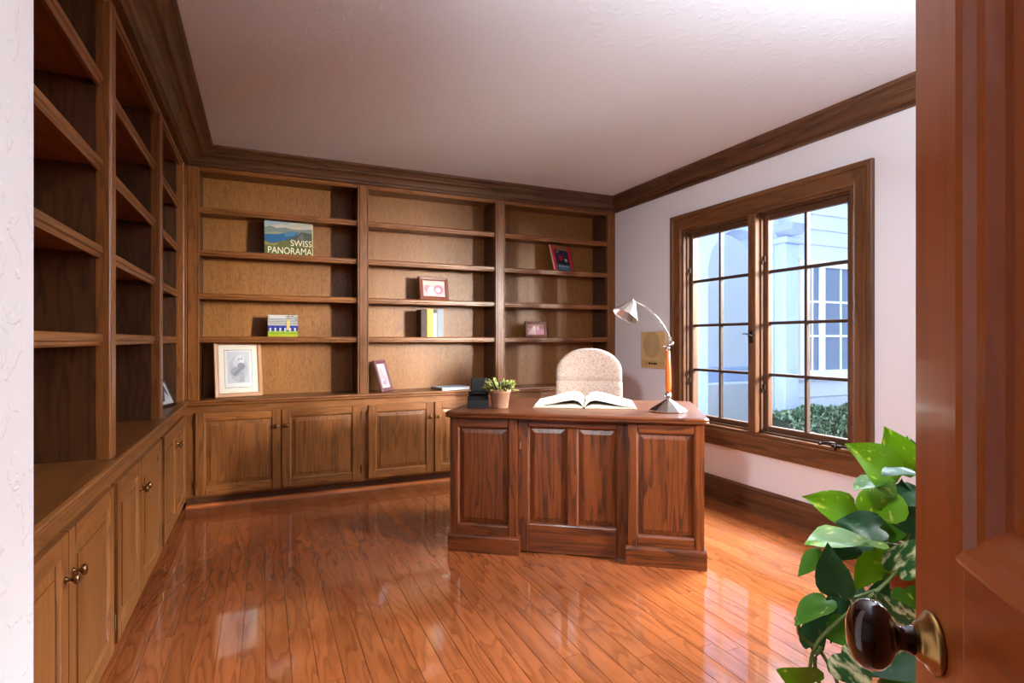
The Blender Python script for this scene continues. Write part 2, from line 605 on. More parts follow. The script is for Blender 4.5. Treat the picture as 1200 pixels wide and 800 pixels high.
def make_window(name, y0, y1, z0, z1, hardware=True):
    root = bpy.data.objects.new(name, None)
    COL.objects.link(root)
    root['kind'] = 'structure'
    root.location = (XR, (y0 + y1) / 2, z0)
    inv = Matrix.Translation(-Vector(root.location))

    def put(mb, n, m, parent=root):
        return mb.transform(inv).build(n, m, parent)

    for s in ('top', 'bottom', 'near', 'far'):
        put(mitred(MB(), CASE, y0, y1, z0, z1, s), 'casing', TRIM['y' if s in ('top', 'bottom') else 'z'])
    j = 0.02
    X0, X1 = XR - 0.004, XR + 0.14
    put(MB().box(X0, X1, y0, y1, z1 - j, z1), 'jamb', TRIM['y'])
    put(MB().box(X0, X1, y0, y1, z0, z0 + j, bev=0.003), 'sill', TRIM['y'])
    put(MB().box(X0, X1, y0, y0 + j, z0 + j, z1 - j), 'jamb', TRIM['z'])
    put(MB().box(X0, X1, y1 - j, y1, z0 + j, z1 - j), 'jamb', TRIM['z'])
    ym = (y0 + y1) / 2
    put(MB().box(XR - 0.018, X1, ym - 0.032, ym + 0.032, z0 + j, z1 - j, bev=0.004), 'mullion', TRIM['z'])
    for (a, b) in ((y0 + j, ym - 0.032), (ym + 0.032, y1 - j)):
        # inner stop, then the casement sash
        st = MB()
        for q in ((a, a + 0.014, z0 + j, z1 - j), (b - 0.014, b, z0 + j, z1 - j), (a, b, z0 + j, z0 + j + 0.014), (a, b, z1 - j - 0.014, z1 - j)):
            st.box(XR + 0.022, XR + 0.040, *q)
        put(st, 'stop_bead', SASH['z'])
        sa, sb, sz0, sz1 = a + 0.003, b - 0.003, z0 + j + 0.004, z1 - j - 0.004
        sash = put(MB().box(XR + 0.062, XR + 0.068, sa + 0.01, sb - 0.01, sz0 + 0.012, sz0 + 0.03), 'sash', SASH['y'])
        w = 0.046
        put(MB().box(XR + 0.045, XR + 0.085, sa, sa + w, sz0, sz1, bev=0.004), 'stile', SASH['z'], sash)
        put(MB().box(XR + 0.045, XR + 0.085, sb - w, sb, sz0, sz1, bev=0.004), 'stile', SASH['z'], sash)
        put(MB().box(XR + 0.046, XR + 0.084, sa + w, sb - w, sz0, sz0 + w, bev=0.004), 'rail', SASH['y'], sash)
        put(MB().box(XR + 0.046, XR + 0.084, sa + w, sb - w, sz1 - w, sz1, bev=0.004), 'rail', SASH['y'], sash)
        ga, gb, gz0, gz1 = sa + w, sb - w, sz0 + w, sz1 - w
        gm = (ga + gb) / 2
        put(MB().box(XR + 0.050, XR + 0.082, gm - 0.010, gm + 0.010, gz0, gz1, bev=0.003), 'muntin', MUNTIN['z'], sash)
        for k in (1, 2, 3):
            zz = gz0 + (gz1 - gz0) * k / 4
            put(MB().box(XR + 0.051, XR + 0.081, ga, gb, zz - 0.010, zz + 0.010, bev=0.003), 'muntin', MUNTIN['y'], sash)
        for c0, c1 in ((ga, gm - 0.010), (gm + 0.010, gb)):
            for k in range(4):
                p0 = gz0 + (gz1 - gz0) * k / 4 + (0.01 if k else 0)
                p1 = gz0 + (gz1 - gz0) * (k + 1) / 4 - (0.01 if k < 3 else 0)
                put(MB().box(XR + 0.066, XR + 0.070, c0, c1, p0, p1), 'pane', GLASS, sash)
        for zz in (sz0 + 0.30, sz1 - 0.30):
            hy = b - 0.02
            put(MB().box(XR + 0.030, XR + 0.046, hy - 0.012, hy + 0.004, zz - 0.02, zz + 0.02, bev=0.002).box(XR + 0.020, XR + 0.032, hy - 0.004, hy + 0.004, zz - 0.035, zz - 0.008, bev=0.002), 'latch', DARKMETAL)
    # lever on the mullion and the crank on the sill
    zc = (z0 + z1) / 2 - 0.09
    lv = MB().box(XR - 0.024, XR - 0.017, ym - 0.016, ym + 0.016, zc - 0.04, zc + 0.04, bev=0.003)
    lv.tube([(XR - 0.022, ym, zc), (XR - 0.045, ym, zc), (XR - 0.05, ym - 0.03, zc + 0.01)], 0.006, 8)
    lv.tube([(XR - 0.022, ym, zc + 0.01), (XR - 0.045, ym + 0.02, zc + 0.02), (XR - 0.045, ym + 0.05, zc + 0.02)], 0.004, 8)
    put(lv, 'lever', DARKMETAL)
    for yc in (y0 + 0.11,):
        ck = MB().box(XR + 0.0, XR + 0.035, yc - 0.03, yc + 0.03, z0 + j, z0 + j + 0.014, bev=0.004)
        ck.tube([(XR + 0.012, yc, z0 + j + 0.01), (XR - 0.006, yc, z0 + j + 0.026), (XR - 0.016, yc + 0.025, z0 + j + 0.026), (XR - 0.016, yc + 0.075, z0 + j + 0.016)], 0.006, 8)
        ck.tube([(XR - 0.016, yc + 0.075, z0 + j + 0.012), (XR - 0.03, yc + 0.078, z0 + j + 0.012)], 0.008, 8)
        ck.tube([(XR - 0.006, yc, z0 + j + 0.02), (XR - 0.014, yc - 0.012, z0 + j - 0.014)], 0.005, 8)
        put(ck, 'crank', DARKMETAL)
    return root


make_window('window_1', W1[0], W1[1], WZ[0], WZ[1])
make_window('window_2', W2[0], W2[1], WZ[0], WZ[1])

# ------------------------------------------------------------------ outside the window
SIDING = plain('painted_siding', srgb(206, 214, 226), 0.6, var=0.04, varscale=3)
SHADED_STUCCO = plain('stucco', srgb(178, 194, 222), 0.8, bump=(40, 0.15, 0.01))  # blue shade on the porch is put into this colour
SUNLIT_STUCCO = plain('sunlit_white_stucco', srgb(244, 244, 242), 0.8, bump=(30, 0.1, 0.01))  # brighter copy with the sunlit look put into the colour
WHITEP = plain('white_paint', srgb(246, 247, 248), 0.45)
DARKGLASS = plain('dark_glass', srgb(92, 108, 140), 0.08, 0.0, spec=0.9)
ground = struct(boxobj('ground', plain('garden_soil', srgb(120, 112, 96), 0.9, var=0.2, varscale=8), XR + 0.15, 14, -8, 12, -0.6, -0.40))

wing = thing('house_wing', 'pale blue lap-sided house wing with a white paned window outside', 'building', (6.20, 5.0, -0.4))
lap = MB().sweep([(0.0, 0), (0.0, 0.205), (-0.006, 0.205), (-0.026, 0.004), (-0.020, 0.0)], [lambda u, v: (0, u, v), lambda u, v: (5.6, u, v)]).mesh('siding_board', SIDING)
for k in range(24):
    o = bpy.data.objects.new('siding_board', lap)
    COL.objects.link(o)
    o.parent = wing
    o.location = (0, 0, k * 0.2)
MB().box(0, 5.6, 0.0, 0.2, 0, 4.8).build('backing_wall', SIDING, wing)
# its window, local x from the corner of the wing
wf = MB()
wx0, wx1, wz0, wz1 = 0.17, 2.05, 1.15, 2.50
wf.box(wx0 - 0.07, wx0, -0.06, 0.0, wz0, wz1, bev=0.005).box(wx1, wx1 + 0.07, -0.06, 0.0, wz0, wz1, bev=0.005)
wf.box(wx0 - 0.09, wx1 + 0.09, -0.07, 0.0, wz1, wz1 + 0.09, bev=0.005).box(wx0 - 0.1, wx1 + 0.1, -0.09, 0.0, wz0 - 0.11, wz0, bev=0.005)
wfo = wf.build('window_frame', WHITEP, wing)
for cx in (wx0 + 0.36, wx0 + 1.12):
    MB().box(cx - 0.05, cx + 0.05, -0.055, 0, wz0, wz1, bev=0.004).build('post', WHITEP, wfo)
for cx in (wx0 + 0.18, wx0 + 0.74, wx0 + 1.5):
    MB().box(cx - 0.014, cx + 0.014, -0.04, -0.012, wz0, wz1).build('glazing_bar', WHITEP, wfo)
for cz in (wz0 + (wz1 - wz0) * q for q in (1 / 3, 2 / 3)):
    MB().box(wx0, wx1, -0.041, -0.012, cz - 0.014, cz + 0.014).build('glazing_bar', WHITEP, wfo)
xs = [wx0, wx0 + 0.18, wx0 + 0.36, wx0 + 0.74, wx0 + 1.12, wx0 + 1.5, wx1]
for a, b in zip(xs[:-1], xs[1:]):
    for q in range(3):
        MB().box(a, b, -0.028, -0.024, wz0 + (wz1 - wz0) * q / 3, wz0 + (wz1 - wz0) * (q + 1) / 3).build('pane', DARKGLASS, wfo)

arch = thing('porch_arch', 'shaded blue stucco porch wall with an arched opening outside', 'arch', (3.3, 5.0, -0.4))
ox0, ox1, spring = 1.50, 2.58, 2.36
om, orad = (ox0 + ox1) / 2, (ox1 - ox0) / 2
pts = [(0, 0), (ox0, 0)]
for q in range(0, 13):
    a = math.pi - math.pi * q / 12
    pts.append((om + orad * math.cos(a), spring + orad * math.sin(a)))
pts += [(ox1, 0), (2.60, 0), (2.60, 4.6), (0, 4.6)]
MB().sweep(pts, [lambda u, v: (u, 0.0, v), lambda u, v: (u, 0.3, v)]).build('arched_wall', SHADED_STUCCO, arch)
pier = MB().box(2.595, 2.84, -0.16, 0.0, 0.0, 2.75, bev=0.01).build('pier', SHADED_STUCCO, arch)
MB().box(2.56, 2.88, -0.20, 0.0, 2.75, 2.83, bev=0.015).build('capital', SHADED_STUCCO, pier)
MB().sweep([(0, 0.05), (0.10, -0.02), (0.26, 0.0), (0.34, 0.09), (0.34, 0.13), (0, 0.13)], [lambda u, v: (2.60 + u * 0.7, -0.26, 2.86 + v), lambda u, v: (2.60 + u * 0.7, 0.0, 2.86 + v)]).build('bracket', plain('grey_eave', srgb(150, 160, 180), 0.7), arch)
pw = thing('porch_wall', 'bright white stucco wall behind the porch arch', 'wall', (6.0, 6.9, -0.4))
MB().box(-2.6, 3.0, 0, 0.2, 0, 4.2).build('wall_face', SUNLIT_STUCCO, pw)
MB().box(-2.6, 3.0, -0.10, 0.0, 0.86, 1.10, bev=0.01).build('ledge', SHADED_STUCCO, pw)
MB().box(-2.6, 3.0, -0.35, 0.0, 0.0, 0.86, bev=0.01).build('bench', SUNLIT_STUCCO, pw)

# clipped hedge: thousands of small leaves over a dark core
hm = MB()
hr = random.Random(3)
for q in range(9000):
    u = hr.uniform(-1, 1)
    t = hr.uniform(0, math.pi)
    jx = hr.uniform(-1.4, 1.9)
    rr = 1.0 - 0.16 * hr.random() ** 2 + 0.05 * math.sin(7 * jx) + 0.05 * math.sin(17 * jx + 1)
    p = Vector((jx, -0.42 * math.cos(t) * rr, 0.36 + 0.40 * math.sin(t) * rr - (0.3 * hr.random() if math.sin(t) < 0.3 else 0)))
    m = Matrix.Translation(p) @ Euler((hr.uniform(0, 6.3), hr.uniform(0, 6.3), hr.uniform(0, 6.3))).to_matrix().to_4x4()
    s = hr.uniform(0.02, 0.034)
    hm.poly([m @ Vector(c) for c in ((-s, 0, 0), (0, -s * 0.5, 0.004), (s, 0, 0), (0, s * 0.5, 0.004))], 0 if hr.random() < 0.62 else 1)
hedge = thing('hedge', 'clipped green hedge below the outdoor white window', 'hedge', (6.5, 4.35, -0.4))
hf = hm.build('foliage', [plain('hedge_leaf', srgb(52, 80, 56), 0.5), plain('hedge_leaf_pale', srgb(104, 128, 104), 0.45)], hedge)
hf['kind'] = 'stuff'
core = MB()
core.sweep([(0.34 * math.cos(a), 0.36 + 0.33 * math.sin(a)) for a in [math.pi * q / 8 for q in range(9)]] + [(-0.3, 0), (0.3, 0)], [lambda u, v: (-1.35, u, v), lambda u, v: (1.85, u, v)])
core.build('core', plain('hedge_core', srgb(30, 40, 28), 0.9), hedge)


# ------------------------------------------------------------------ built-in cabinets
def raised_panel(mb, x0, x1, z0, z1, yb, yf, bw, edge=0.004):
    """panel with a bevelled border of width bw: the rim at depth yb, the raised field at yf, facing -Y"""
    r = [[(x0, yb, z0), (x1, yb, z0), (x1, yb, z1), (x0, yb, z1)],
         [(x0 + bw, yf + edge, z0 + bw), (x1 - bw, yf + edge, z0 + bw), (x1 - bw, yf + edge, z1 - bw), (x0 + bw, yf + edge, z1 - bw)],
         [(x0 + bw, yf, z0 + bw), (x1 - bw, yf, z0 + bw), (x1 - bw, yf, z1 - bw), (x0 + bw, yf, z1 - bw)]]
    V = [[mb.bm.verts.new(p) for p in q] for q in r]
    for a, b in zip(V[:-1], V[1:]):
        for i in range(4):
            mb.bm.faces.new((a[i], a[(i + 1) % 4], b[(i + 1) % 4], b[i]))
    mb.bm.faces.new(V[-1])
    bk = [mb.bm.verts.new((p[0], yb + 0.006, p[2])) for p in r[0]]
    for i in range(4):
        mb.bm.faces.new((V[0][i], bk[i], bk[(i + 1) % 4], V[0][(i + 1) % 4]))
    mb.bm.faces.new(bk[::-1])
    return mb


def frame_piece(mb, kind, x0, x1, z0, z1, w, yf, yb, lip):
    """stile/rail with a sloped inner lip, facing -Y; mitre-free"""
    if kind == 'L':
        pr = [(x0, yb), (x0, yf), (x0 + w - lip, yf), (x0 + w - lip * 0.5, yf + 0.003), (x0 + w, yf + 0.009), (x0 + w, yb)]
        mb.sweep(pr, [lambda u, v: (u, v, z0), lambda u, v: (u, v, z1)])
    elif kind == 'R':
        pr = [(x1, yb), (x1, yf), (x1 - w + lip, yf), (x1 - w + lip * 0.5, yf + 0.003), (x1 - w, yf + 0.009), (x1 - w, yb)]
        mb.sweep(pr, [lambda u, v: (u, v, z0), lambda u, v: (u, v, z1)])
    elif kind == 'B':
        pr = [(z0, yb), (z0, yf), (z0 + w - lip, yf), (z0 + w - lip * 0.5, yf + 0.003), (z0 + w, yf + 0.009), (z0 + w, yb)]
        mb.sweep(pr, [lambda u, v: (x0, v, u), lambda u, v: (x1, v, u)])
    else:
        pr = [(z1, yb), (z1, yf), (z1 - w + lip, yf), (z1 - w + lip * 0.5, yf + 0.003), (z1 - w, yf + 0.009), (z1 - w, yb)]
        mb.sweep(pr, [lambda u, v: (x0, v, u), lambda u, v: (x1, v, u)])
    return mb


KNOB = MB().lathe([(0.006, 0), (0.009, 0.001), (0.009, 0.003), (0.005, 0.006), (0.0045, 0.014), (0.008, 0.018), (0.014, 0.022), (0.0155, 0.026), (0.013, 0.030), (0.007, 0.032), (0, 0.0325)], 16).mesh('knob', BRONZE)
HINGE = MB().box(-0.008, 0.008, -0.004, 0.004, -0.026, 0.026, bev=0.0015).box(-0.004, 0.004, -0.010, -0.002, -0.03, 0.03, bev=0.0015).mesh('hinge', BRONZE)


def make_door(root, x0, x1, z0, z1, hinge_left):
    yf, yb = -0.020, -0.0005
    fw = 0.062
    # cut back outer edge
    d = raised_panel(MB(), x0 + fw - 0.006, x1 - fw + 0.006, z0 + fw - 0.006, z1 - fw + 0.006, yf + 0.012, yf + 0.003, 0.034).build('door', OAK['z'], root)
    frame_piece(MB(), 'L', x0, x1, z0, z1, fw, yf, yb, 0.010).build('stile', OAK['z'], d)
    frame_piece(MB(), 'R', x0, x1, z0, z1, fw, yf, yb, 0.010).build('stile', OAK['z'], d)
    frame_piece(MB(), 'B', x0 + fw - 0.003, x1 - fw + 0.003, z0, z1, fw, yf + 0.0002, yb, 0.010).build('rail', OAK['x'], d)
    frame_piece(MB(), 'T', x0 + fw - 0.003, x1 - fw + 0.003, z0, z1, fw, yf + 0.0002, yb, 0.010).build('rail', OAK['x'], d)
    kn = bpy.data.objects.new('knob', KNOB)
    COL.objects.link(kn)
    kn.parent = d
    kn.location = ((x1 - 0.028) if hinge_left else (x0 + 0.028), yf, z1 - 0.115)
    kn.rotation_euler = (R(90), 0, 0)
    tag(kn, 'antique bronze knob')
    hx = (x0 - 0.007) if hinge_left else (x1 + 0.007)
    for hz in (z0 + 0.075, z1 - 0.075):
        h = bpy.data.objects.new('hinge', HINGE)
        COL.objects.link(h)
        h.parent = d
        h.location = (hx, -0.006, hz)
    return d


def base_unit(label, org, rz, x0, x1, door_spans, group):
    """a base cabinet between x0 and x1 of its run; local -Y is the front"""
    t = thing('base_cabinet', label, 'cabinet', org, rz, group)
    MB().box(x0, x1, 0.022, 0.33, 0.075, 0.70).build('body', OAK['z'], t)
    MB().box(x0, x1, 0.0, 0.021, 0.642, 0.70).build('top_rail', OAK['x'], t)
    MB().box(x0, x1, 0.0, 0.021, 0.075, 0.102).build('bottom_rail', OAK['x'], t)
    edges = [x0] + [e for s in door_spans for e in (s[0], s[1])] + [x1]
    for a, b in zip(edges[0::2], edges[1::2]):
        a2 = a if a == x0 else a - 0.012
        b2 = b if b == x1 else b + 0.012
        if b2 - a2 > 0.02:
            MB().box(a2, b2, 0.0005, 0.0205, 0.102, 0.642).build('face_stile', OAK['z'], t)
    for i, (a, b) in enumerate(door_spans):
        make_door(t, a, b, 0.095, 0.652, i % 2 == 0)
    MB().box(x0, x1, 0.060, 0.078, 0.0, 0.075).build('toe_kick', CROWN['x'], t)
    MB().sweep([(0.060, 0), (0.044, 0), (0.046, 0.010), (0.052, 0.016), (0.060, 0.018)], [lambda u, v: (x0, u, v), lambda u, v: (x1, u, v)]).build('shoe_moulding', FLOOR_X, t)
    return t


FLOOR_X = wood('shoe_oak', 'x', srgb(196, 112, 62), srgb(140, 70, 34), rough=0.25, coat=0.4, contrast=0.35)
SHELF_Z = (1.172, 1.472, 1.770, 2.062)


def stile(mb, x0, x1, z0, z1):
    """face stile with a bead along both edges"""
    b = 0.008
    pr = [(x0, 0.040), (x0, 0.003), (x0 + 0.003, 0.0), (x0 + b, 0.0), (x0 + b + 0.003, 0.004), (x0 + b + 0.007, 0.004), (x0 + b + 0.010, -0.002),
          (x1 - b - 0.010, -0.002), (x1 - b - 0.007, 0.004), (x1 - b - 0.003, 0.004), (x1 - b, 0.0), (x1 - 0.003, 0.0), (x1, 0.003), (x1, 0.040)]
    return mb.sweep(pr, [lambda u, v: (u, v, z0), lambda u, v: (u, v, z1)])


def bookcase_bay(label, org, rz, x0, x1, stiles, depth, group):
    """shelf bay whose clear opening is x0..x1; stiles is the list of (a, b) face stiles that belong to it"""
    t = thing('bookcase', label, 'bookcase', org, rz, group)
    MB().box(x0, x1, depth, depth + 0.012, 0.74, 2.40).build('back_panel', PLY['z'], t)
    MB().box(x0, x1, 0.040, depth, 2.325, 2.345).build('top_panel', OAK['x'], t)
    MB().sweep([(0.0, 2.318), (0.004, 2.312), (0.010, 2.312), (0.014, 2.305), (0.040, 2.305), (0.040, 2.40), (0.0, 2.40)],
               [lambda u, v: (x0, u, v), lambda u, v: (x1, u, v)]).build('head_rail', OAK['x'], t)
    for a, b in stiles:
        MB().box(a + 0.001, b - 0.001, 0.0405, depth + 0.012, 0.74, 2.40).build('side_panel', SHADEPLY['z'], t)
        stile(MB(), a, b, 0.74, 2.40).build('stile', OAK['z'], t)
    for z in SHELF_Z:
        pr = [(0.022, z - 0.004), (0.026, z), (depth - 0.001, z), (depth - 0.001, z - 0.022), (0.046, z - 0.022), (0.046, z - 0.034), (0.040, z - 0.042), (0.030, z - 0.042), (0.026, z - 0.036), (0.026, z - 0.028), (0.020, z - 0.024), (0.020, z - 0.009)]
        MB().sweep(pr, [lambda u, v: (x0, u, v), lambda u, v: (x1, u, v)]).build('shelf', OAK['x'], t)
    return t


BO = (XL, YF, 0)         # back run: local x = world X - XL
LO = (XL, 1.30, 0)       # left run, turned 90 degrees: local x = world Y - 1.30
GB, GU = 'built-in base cabinets', 'built-in bookcase bays'
base_unit('oak base cabinet in the corner of the back wall, left of the desk', BO, 0, 0.0, 1.185, [(0.065, 0.597), (0.606, 1.150)], GB)
base_unit('oak base cabinet of the back wall partly behind the left end of the desk', BO, 0, 1.185, 2.315, [(1.215, 1.722), (1.737, 2.28)], GB)
base_unit('oak base cabinet hidden behind the desk next to the right wall', BO, 0, 2.315, 3.478, [(2.35, 2.87), (2.885, 3.41)], GB)
base_unit('nearest oak base cabinet of the left wall beside the white entry wall', LO, R(90), 0.0, 0.990, [(0.04, 0.480), (0.487, 0.965)], GB)
base_unit('middle oak base cabinet of the left wall run', LO, R(90), 0.990, 1.982, [(1.015, 1.420), (1.427, 1.945)], GB)
base_unit('oak base cabinet at the far corner end of the left wall', LO, R(90), 1.982, 2.999, [(2.02, 2.450), (2.457, 2.89)], GB)

DEP = 0.27
bookcase_bay('oak bookcase bay of the back wall nearest the left corner', BO, 0, 0.084, 1.135, [(0.0, 0.084), (1.135, 1.218)], DEP, GU)
bookcase_bay('middle oak bookcase bay of the back wall', BO, 0, 1.218, 2.270, [(2.270, 2.357)], DEP, GU)
bookcase_bay('oak bookcase bay of the back wall nearest the window wall', BO, 0, 2.357, 3.403, [(3.403, 3.479)], DEP, GU)
bookcase_bay('nearest oak bookcase bay of the left wall by the entry wall', LO, R(90), 0.08, 1.005, [(0.0, 0.08), (1.005, 1.090)], DEP, GU)
bookcase_bay('middle oak bookcase bay of the left wall', LO, R(90), 1.090, 2.025, [(2.025, 2.115)], DEP, GU)
bookcase_bay('narrow-looking oak bookcase bay at the far end of the left wall', LO, R(90), 2.115, 2.925, [(2.925, 2.9995)], DEP, GU)

# continuous worktops with a moulded nose
NOSE = [(0.34, 0.700), (0.34, 0.740), (-0.022, 0.740), (-0.029, 0.736), (-0.031, 0.729), (-0.027, 0.722), (-0.022, 0.718), (-0.022, 0.708), (-0.016, 0.700)]
mb = MB().sweep(NOSE, [lambda u, v: (XL - 0.0 + (-u), 1.292, v), lambda u, v: (XL - u, YF - 0.0315, v)])
tag(mb.build('worktop', OAK['y']), 'dark oak worktop running along the left wall cabinets', 'worktop', 'cabinet worktops')
mb = MB().sweep(NOSE, [lambda u, v: (XL - 0.34, YF + u, v), lambda u, v: (XR - 0.001, YF + u, v)])
tag(mb.build('worktop', OAK['x']), 'oak worktop running along the back wall cabinets', 'worktop', 'cabinet worktops')

# ------------------------------------------------------------------ desk
DA = Vector((0.917, 2.891, 0.0))
DRZ = math.atan2(-0.792, 1.094)
DROT = Matrix.Rotation(DRZ, 3, 'Z')


def on_desk(x, y, z=0.76):
    return DA + DROT @ Vector((x, y, z))


desk = thing('desk', 'reddish oak pedestal desk with raised panels facing the door', 'desk', DA, DRZ)


def rounded_top(x0, x1, y0, y1, z0, z1, r, name, mat, parent):
    pts = []
    for cx, cy, a0 in ((x1 - r, y1 - r, 0), (x0 + r, y1 - r, 90), (x0 + r, y0 + r, 180), (x1 - r, y0 + r, 270)):
        rr = r
        for k in range(7):
            a = R(a0 + 15 * k)
            pts.append((cx + rr * math.cos(a), cy + rr * math.sin(a), math.cos(a), math.sin(a)))
    t = z1 - z0
    lay = [(-0.010, z0), (-0.002, z0 + 0.002), (0.0, z0 + 0.008), (-0.004, z0 + 0.012), (-0.002, z0 + 0.016), (0.0, z0 + 0.022), (-0.004, z1 - 0.004), (-0.010, z1)]
    mb = MB()
    rings = [[mb.bm.verts.new((x + nx * o, y + ny * o, z)) for x, y, nx, ny in pts] for o, z in lay]
    n = len(pts)
    for a, b in zip(rings[:-1], rings[1:]):
        for i in range(n):
            f = mb.bm.faces.new((a[i], a[(i + 1) % n], b[(i + 1) % n], b[i]))
    mb.bm.faces.new(rings[0][::-1])
    mb.bm.faces.new(rings[-1])
    return mb.build(name, mat, parent)


rounded_top(-0.012, 1.362, -0.026, 0.79, 0.730, 0.760, 0.035, 'desk_top', DESK['x'], desk)


def panelled(parent, x0, x1, z0, z1, yf, sw, rail_b, rail_t, mid=None):
    """stiles, rails and raised panels standing on the face y = yf"""
    yb = yf + 0.0295
    frame_piece(MB(), 'L', x0, x1, z0, z1, sw, yf, yb, 0.012).build('stile', DESK['z'], parent)
    frame_piece(MB(), 'R', x0, x1, z0, z1, sw, yf, yb, 0.012).build('stile', DESK['z'], parent)
    frame_piece(MB(), 'B', x0 + sw - 0.003, x1 - sw + 0.003, z0, z1, rail_b, yf + 0.0003, yb, 0.012).build('rail', DESK['x'], parent)
    frame_piece(MB(), 'T', x0 + sw - 0.003, x1 - sw + 0.003, z0, z1, rail_t, yf + 0.0003, yb, 0.012).build('rail', DESK['x'], parent)
    spans = [(x0 + sw, x1 - sw)]
    if mid:
        m = (x0 + x1) / 2
        a, b = m - mid / 2, m + mid / 2
        pr = [(a, yb), (a, yf + 0.009), (a + 0.006, yf + 0.003), (a + 0.012, yf), (b - 0.012, yf), (b - 0.006, yf + 0.003), (b, yf + 0.009), (b, yb)]
        MB().sweep(pr, [lambda u, v: (u, v, z0 + rail_b - 0.003), lambda u, v: (u, v, z1 - rail_t + 0.003)]).build('muntin', DESK['z'], parent)
        spans = [(x0 + sw, a), (b, x1 - sw)]
    for a, b in spans:
        raised_panel(MB(), a - 0.004, b + 0.004, z0 + rail_b - 0.004, z1 - rail_t + 0.004, yf + 0.0225, yf + 0.011, 0.030).build('panel', DESK['z'], parent)


for px0 in (0.0, 0.954):
    ped = MB().box(px0 + 0.013, px0 + 0.383, 0.042, 0.74, 0.05, 0.729).build('pedestal', DESK['z'], desk)
    panelled(ped, px0 + 0.012, px0 + 0.384, 0.095, 0.7295, 0.012, 0.052, 0.060, 0.060)
    MB().sweep([(0, 0.0), (0, 0.082), (0.003, 0.090), (0.012, 0.097), (0.05, 0.097), (0.05, 0.0)],
               [lambda u, v: (px0, u, v), lambda u, v: (px0 + 0.396, u, v)]).build('plinth', DESK['x'], ped)
    MB().box(px0, px0 + 0.013, 0.05, 0.75, 0, 0.095).box(px0 + 0.383, px0 + 0.396, 0.05, 0.75, 0, 0.095).box(px0, px0 + 0.396, 0.74, 0.75, 0, 0.095).build('plinth', DESK['y'], ped)
    for k in range(3):
        dr = MB().box(px0 + 0.03, px0 + 0.366, 0.740, 0.757, 0.11 + 0.205 * k, 0.30 + 0.205 * k, bev=0.004).build('drawer', DESK['x'], ped)
        MB().tube([(px0 + 0.15, 0.757, 0.205 + 0.205 * k), (px0 + 0.15, 0.778, 0.205 + 0.205 * k), (px0 + 0.246, 0.778, 0.205 + 0.205 * k), (px0 + 0.246, 0.757, 0.205 + 0.205 * k)], 0.004, 8).build('pull', BRASS, dr)
mod = MB().box(0.384, 0.966, 0.082, 0.092, 0.02, 0.729).build('modesty_panel', DESK['z'], desk)
panelled(mod, 0.3845, 0.9655, 0.012, 0.7295, 0.052, 0.062, 0.155, 0.055, mid=0.068)
MB().box(0.392, 0.399, 0.046, 0.052, 0.56, 0.60, bev=0.0015).build('latch_plate', BRASS, mod)

# ------------------------------------------------------------------ desk chair
def speckled():
    m, nt, p = nodes_of('speckled_fabric')
    L = nt.links.new
    tc = N(nt, 'ShaderNodeTexCoord')
    v = N(nt, 'ShaderNodeTexVoronoi')
    v.inputs['Scale'].default_value = 210
    L(tc.outputs['Object'], v.inputs['Vector'])
    ramp = N(nt, 'ShaderNodeValToRGB')
    e = ramp.color_ramp
    e.interpolation = 'CONSTANT'
    e.elements[0].color = srgb(172, 152, 140)
    e.elements[0].position = 0
    e.elements[1].color = srgb(146, 112, 100)
    e.elements[1].position = 0.90
    for pos, c in ((0.50, (186, 160, 146)), (0.64, (176, 164, 160)), (0.78, (160, 136, 126)), (0.96, (126, 104, 98))):
        q = e.elements.new(pos)
        q.color = srgb(*c)
    sep = N(nt, 'ShaderNodeSeparateColor')
    L(v.outputs['Color'], sep.inputs[0])
    L(sep.outputs[0], ramp.inputs[0])
    L(ramp.outputs[0], p.inputs['Base Color'])
    p.inputs['Roughness'].default_value = 0.9
    n = N(nt, 'ShaderNodeTexNoise')
    n.inputs['Scale'].default_value = 400
    L(tc.outputs['Object'], n.inputs['Vector'])
    b = N(nt, 'ShaderNodeBump')
    b.inputs['Strength'].default_value = 0.2
    b.inputs['Distance'].default_value = 0.002
    L(n.outputs[0], b.inputs['Height'])
    L(b.outputs[0], p.inputs['Normal'])
    return m


FABRIC = speckled()


def loft(rings, name, mat, parent, smooth=True):
    mb = MB()
    V = [[mb.bm.verts.new(p) for p in r] for r in rings]
    n = len(V[0])
    for a, b in zip(V[:-1], V[1:]):
        for i in range(n):
            f = mb.bm.faces.new((a[i], a[(i + 1) % n], b[(i + 1) % n], b[i]))
            f.smooth = smooth
    for f in (mb.bm.faces.new(V[0][::-1]), mb.bm.faces.new(V[-1])):
        f.smooth = smooth
    return mb.build(name, mat, parent)


def superring(w, d, cx, cy, z, e=0.55, n=28, wrap=0.0):
    out = []
    for k in range(n):
        a = 2 * math.pi * k / n
        c, s = math.cos(a), math.sin(a)
        x = math.copysign(abs(c) ** e, c) * w / 2
        y = math.copysign(abs(s) ** e, s) * d / 2 - wrap * (x / 0.25) ** 2
        out.append((cx + x, cy + y, z))
    return out


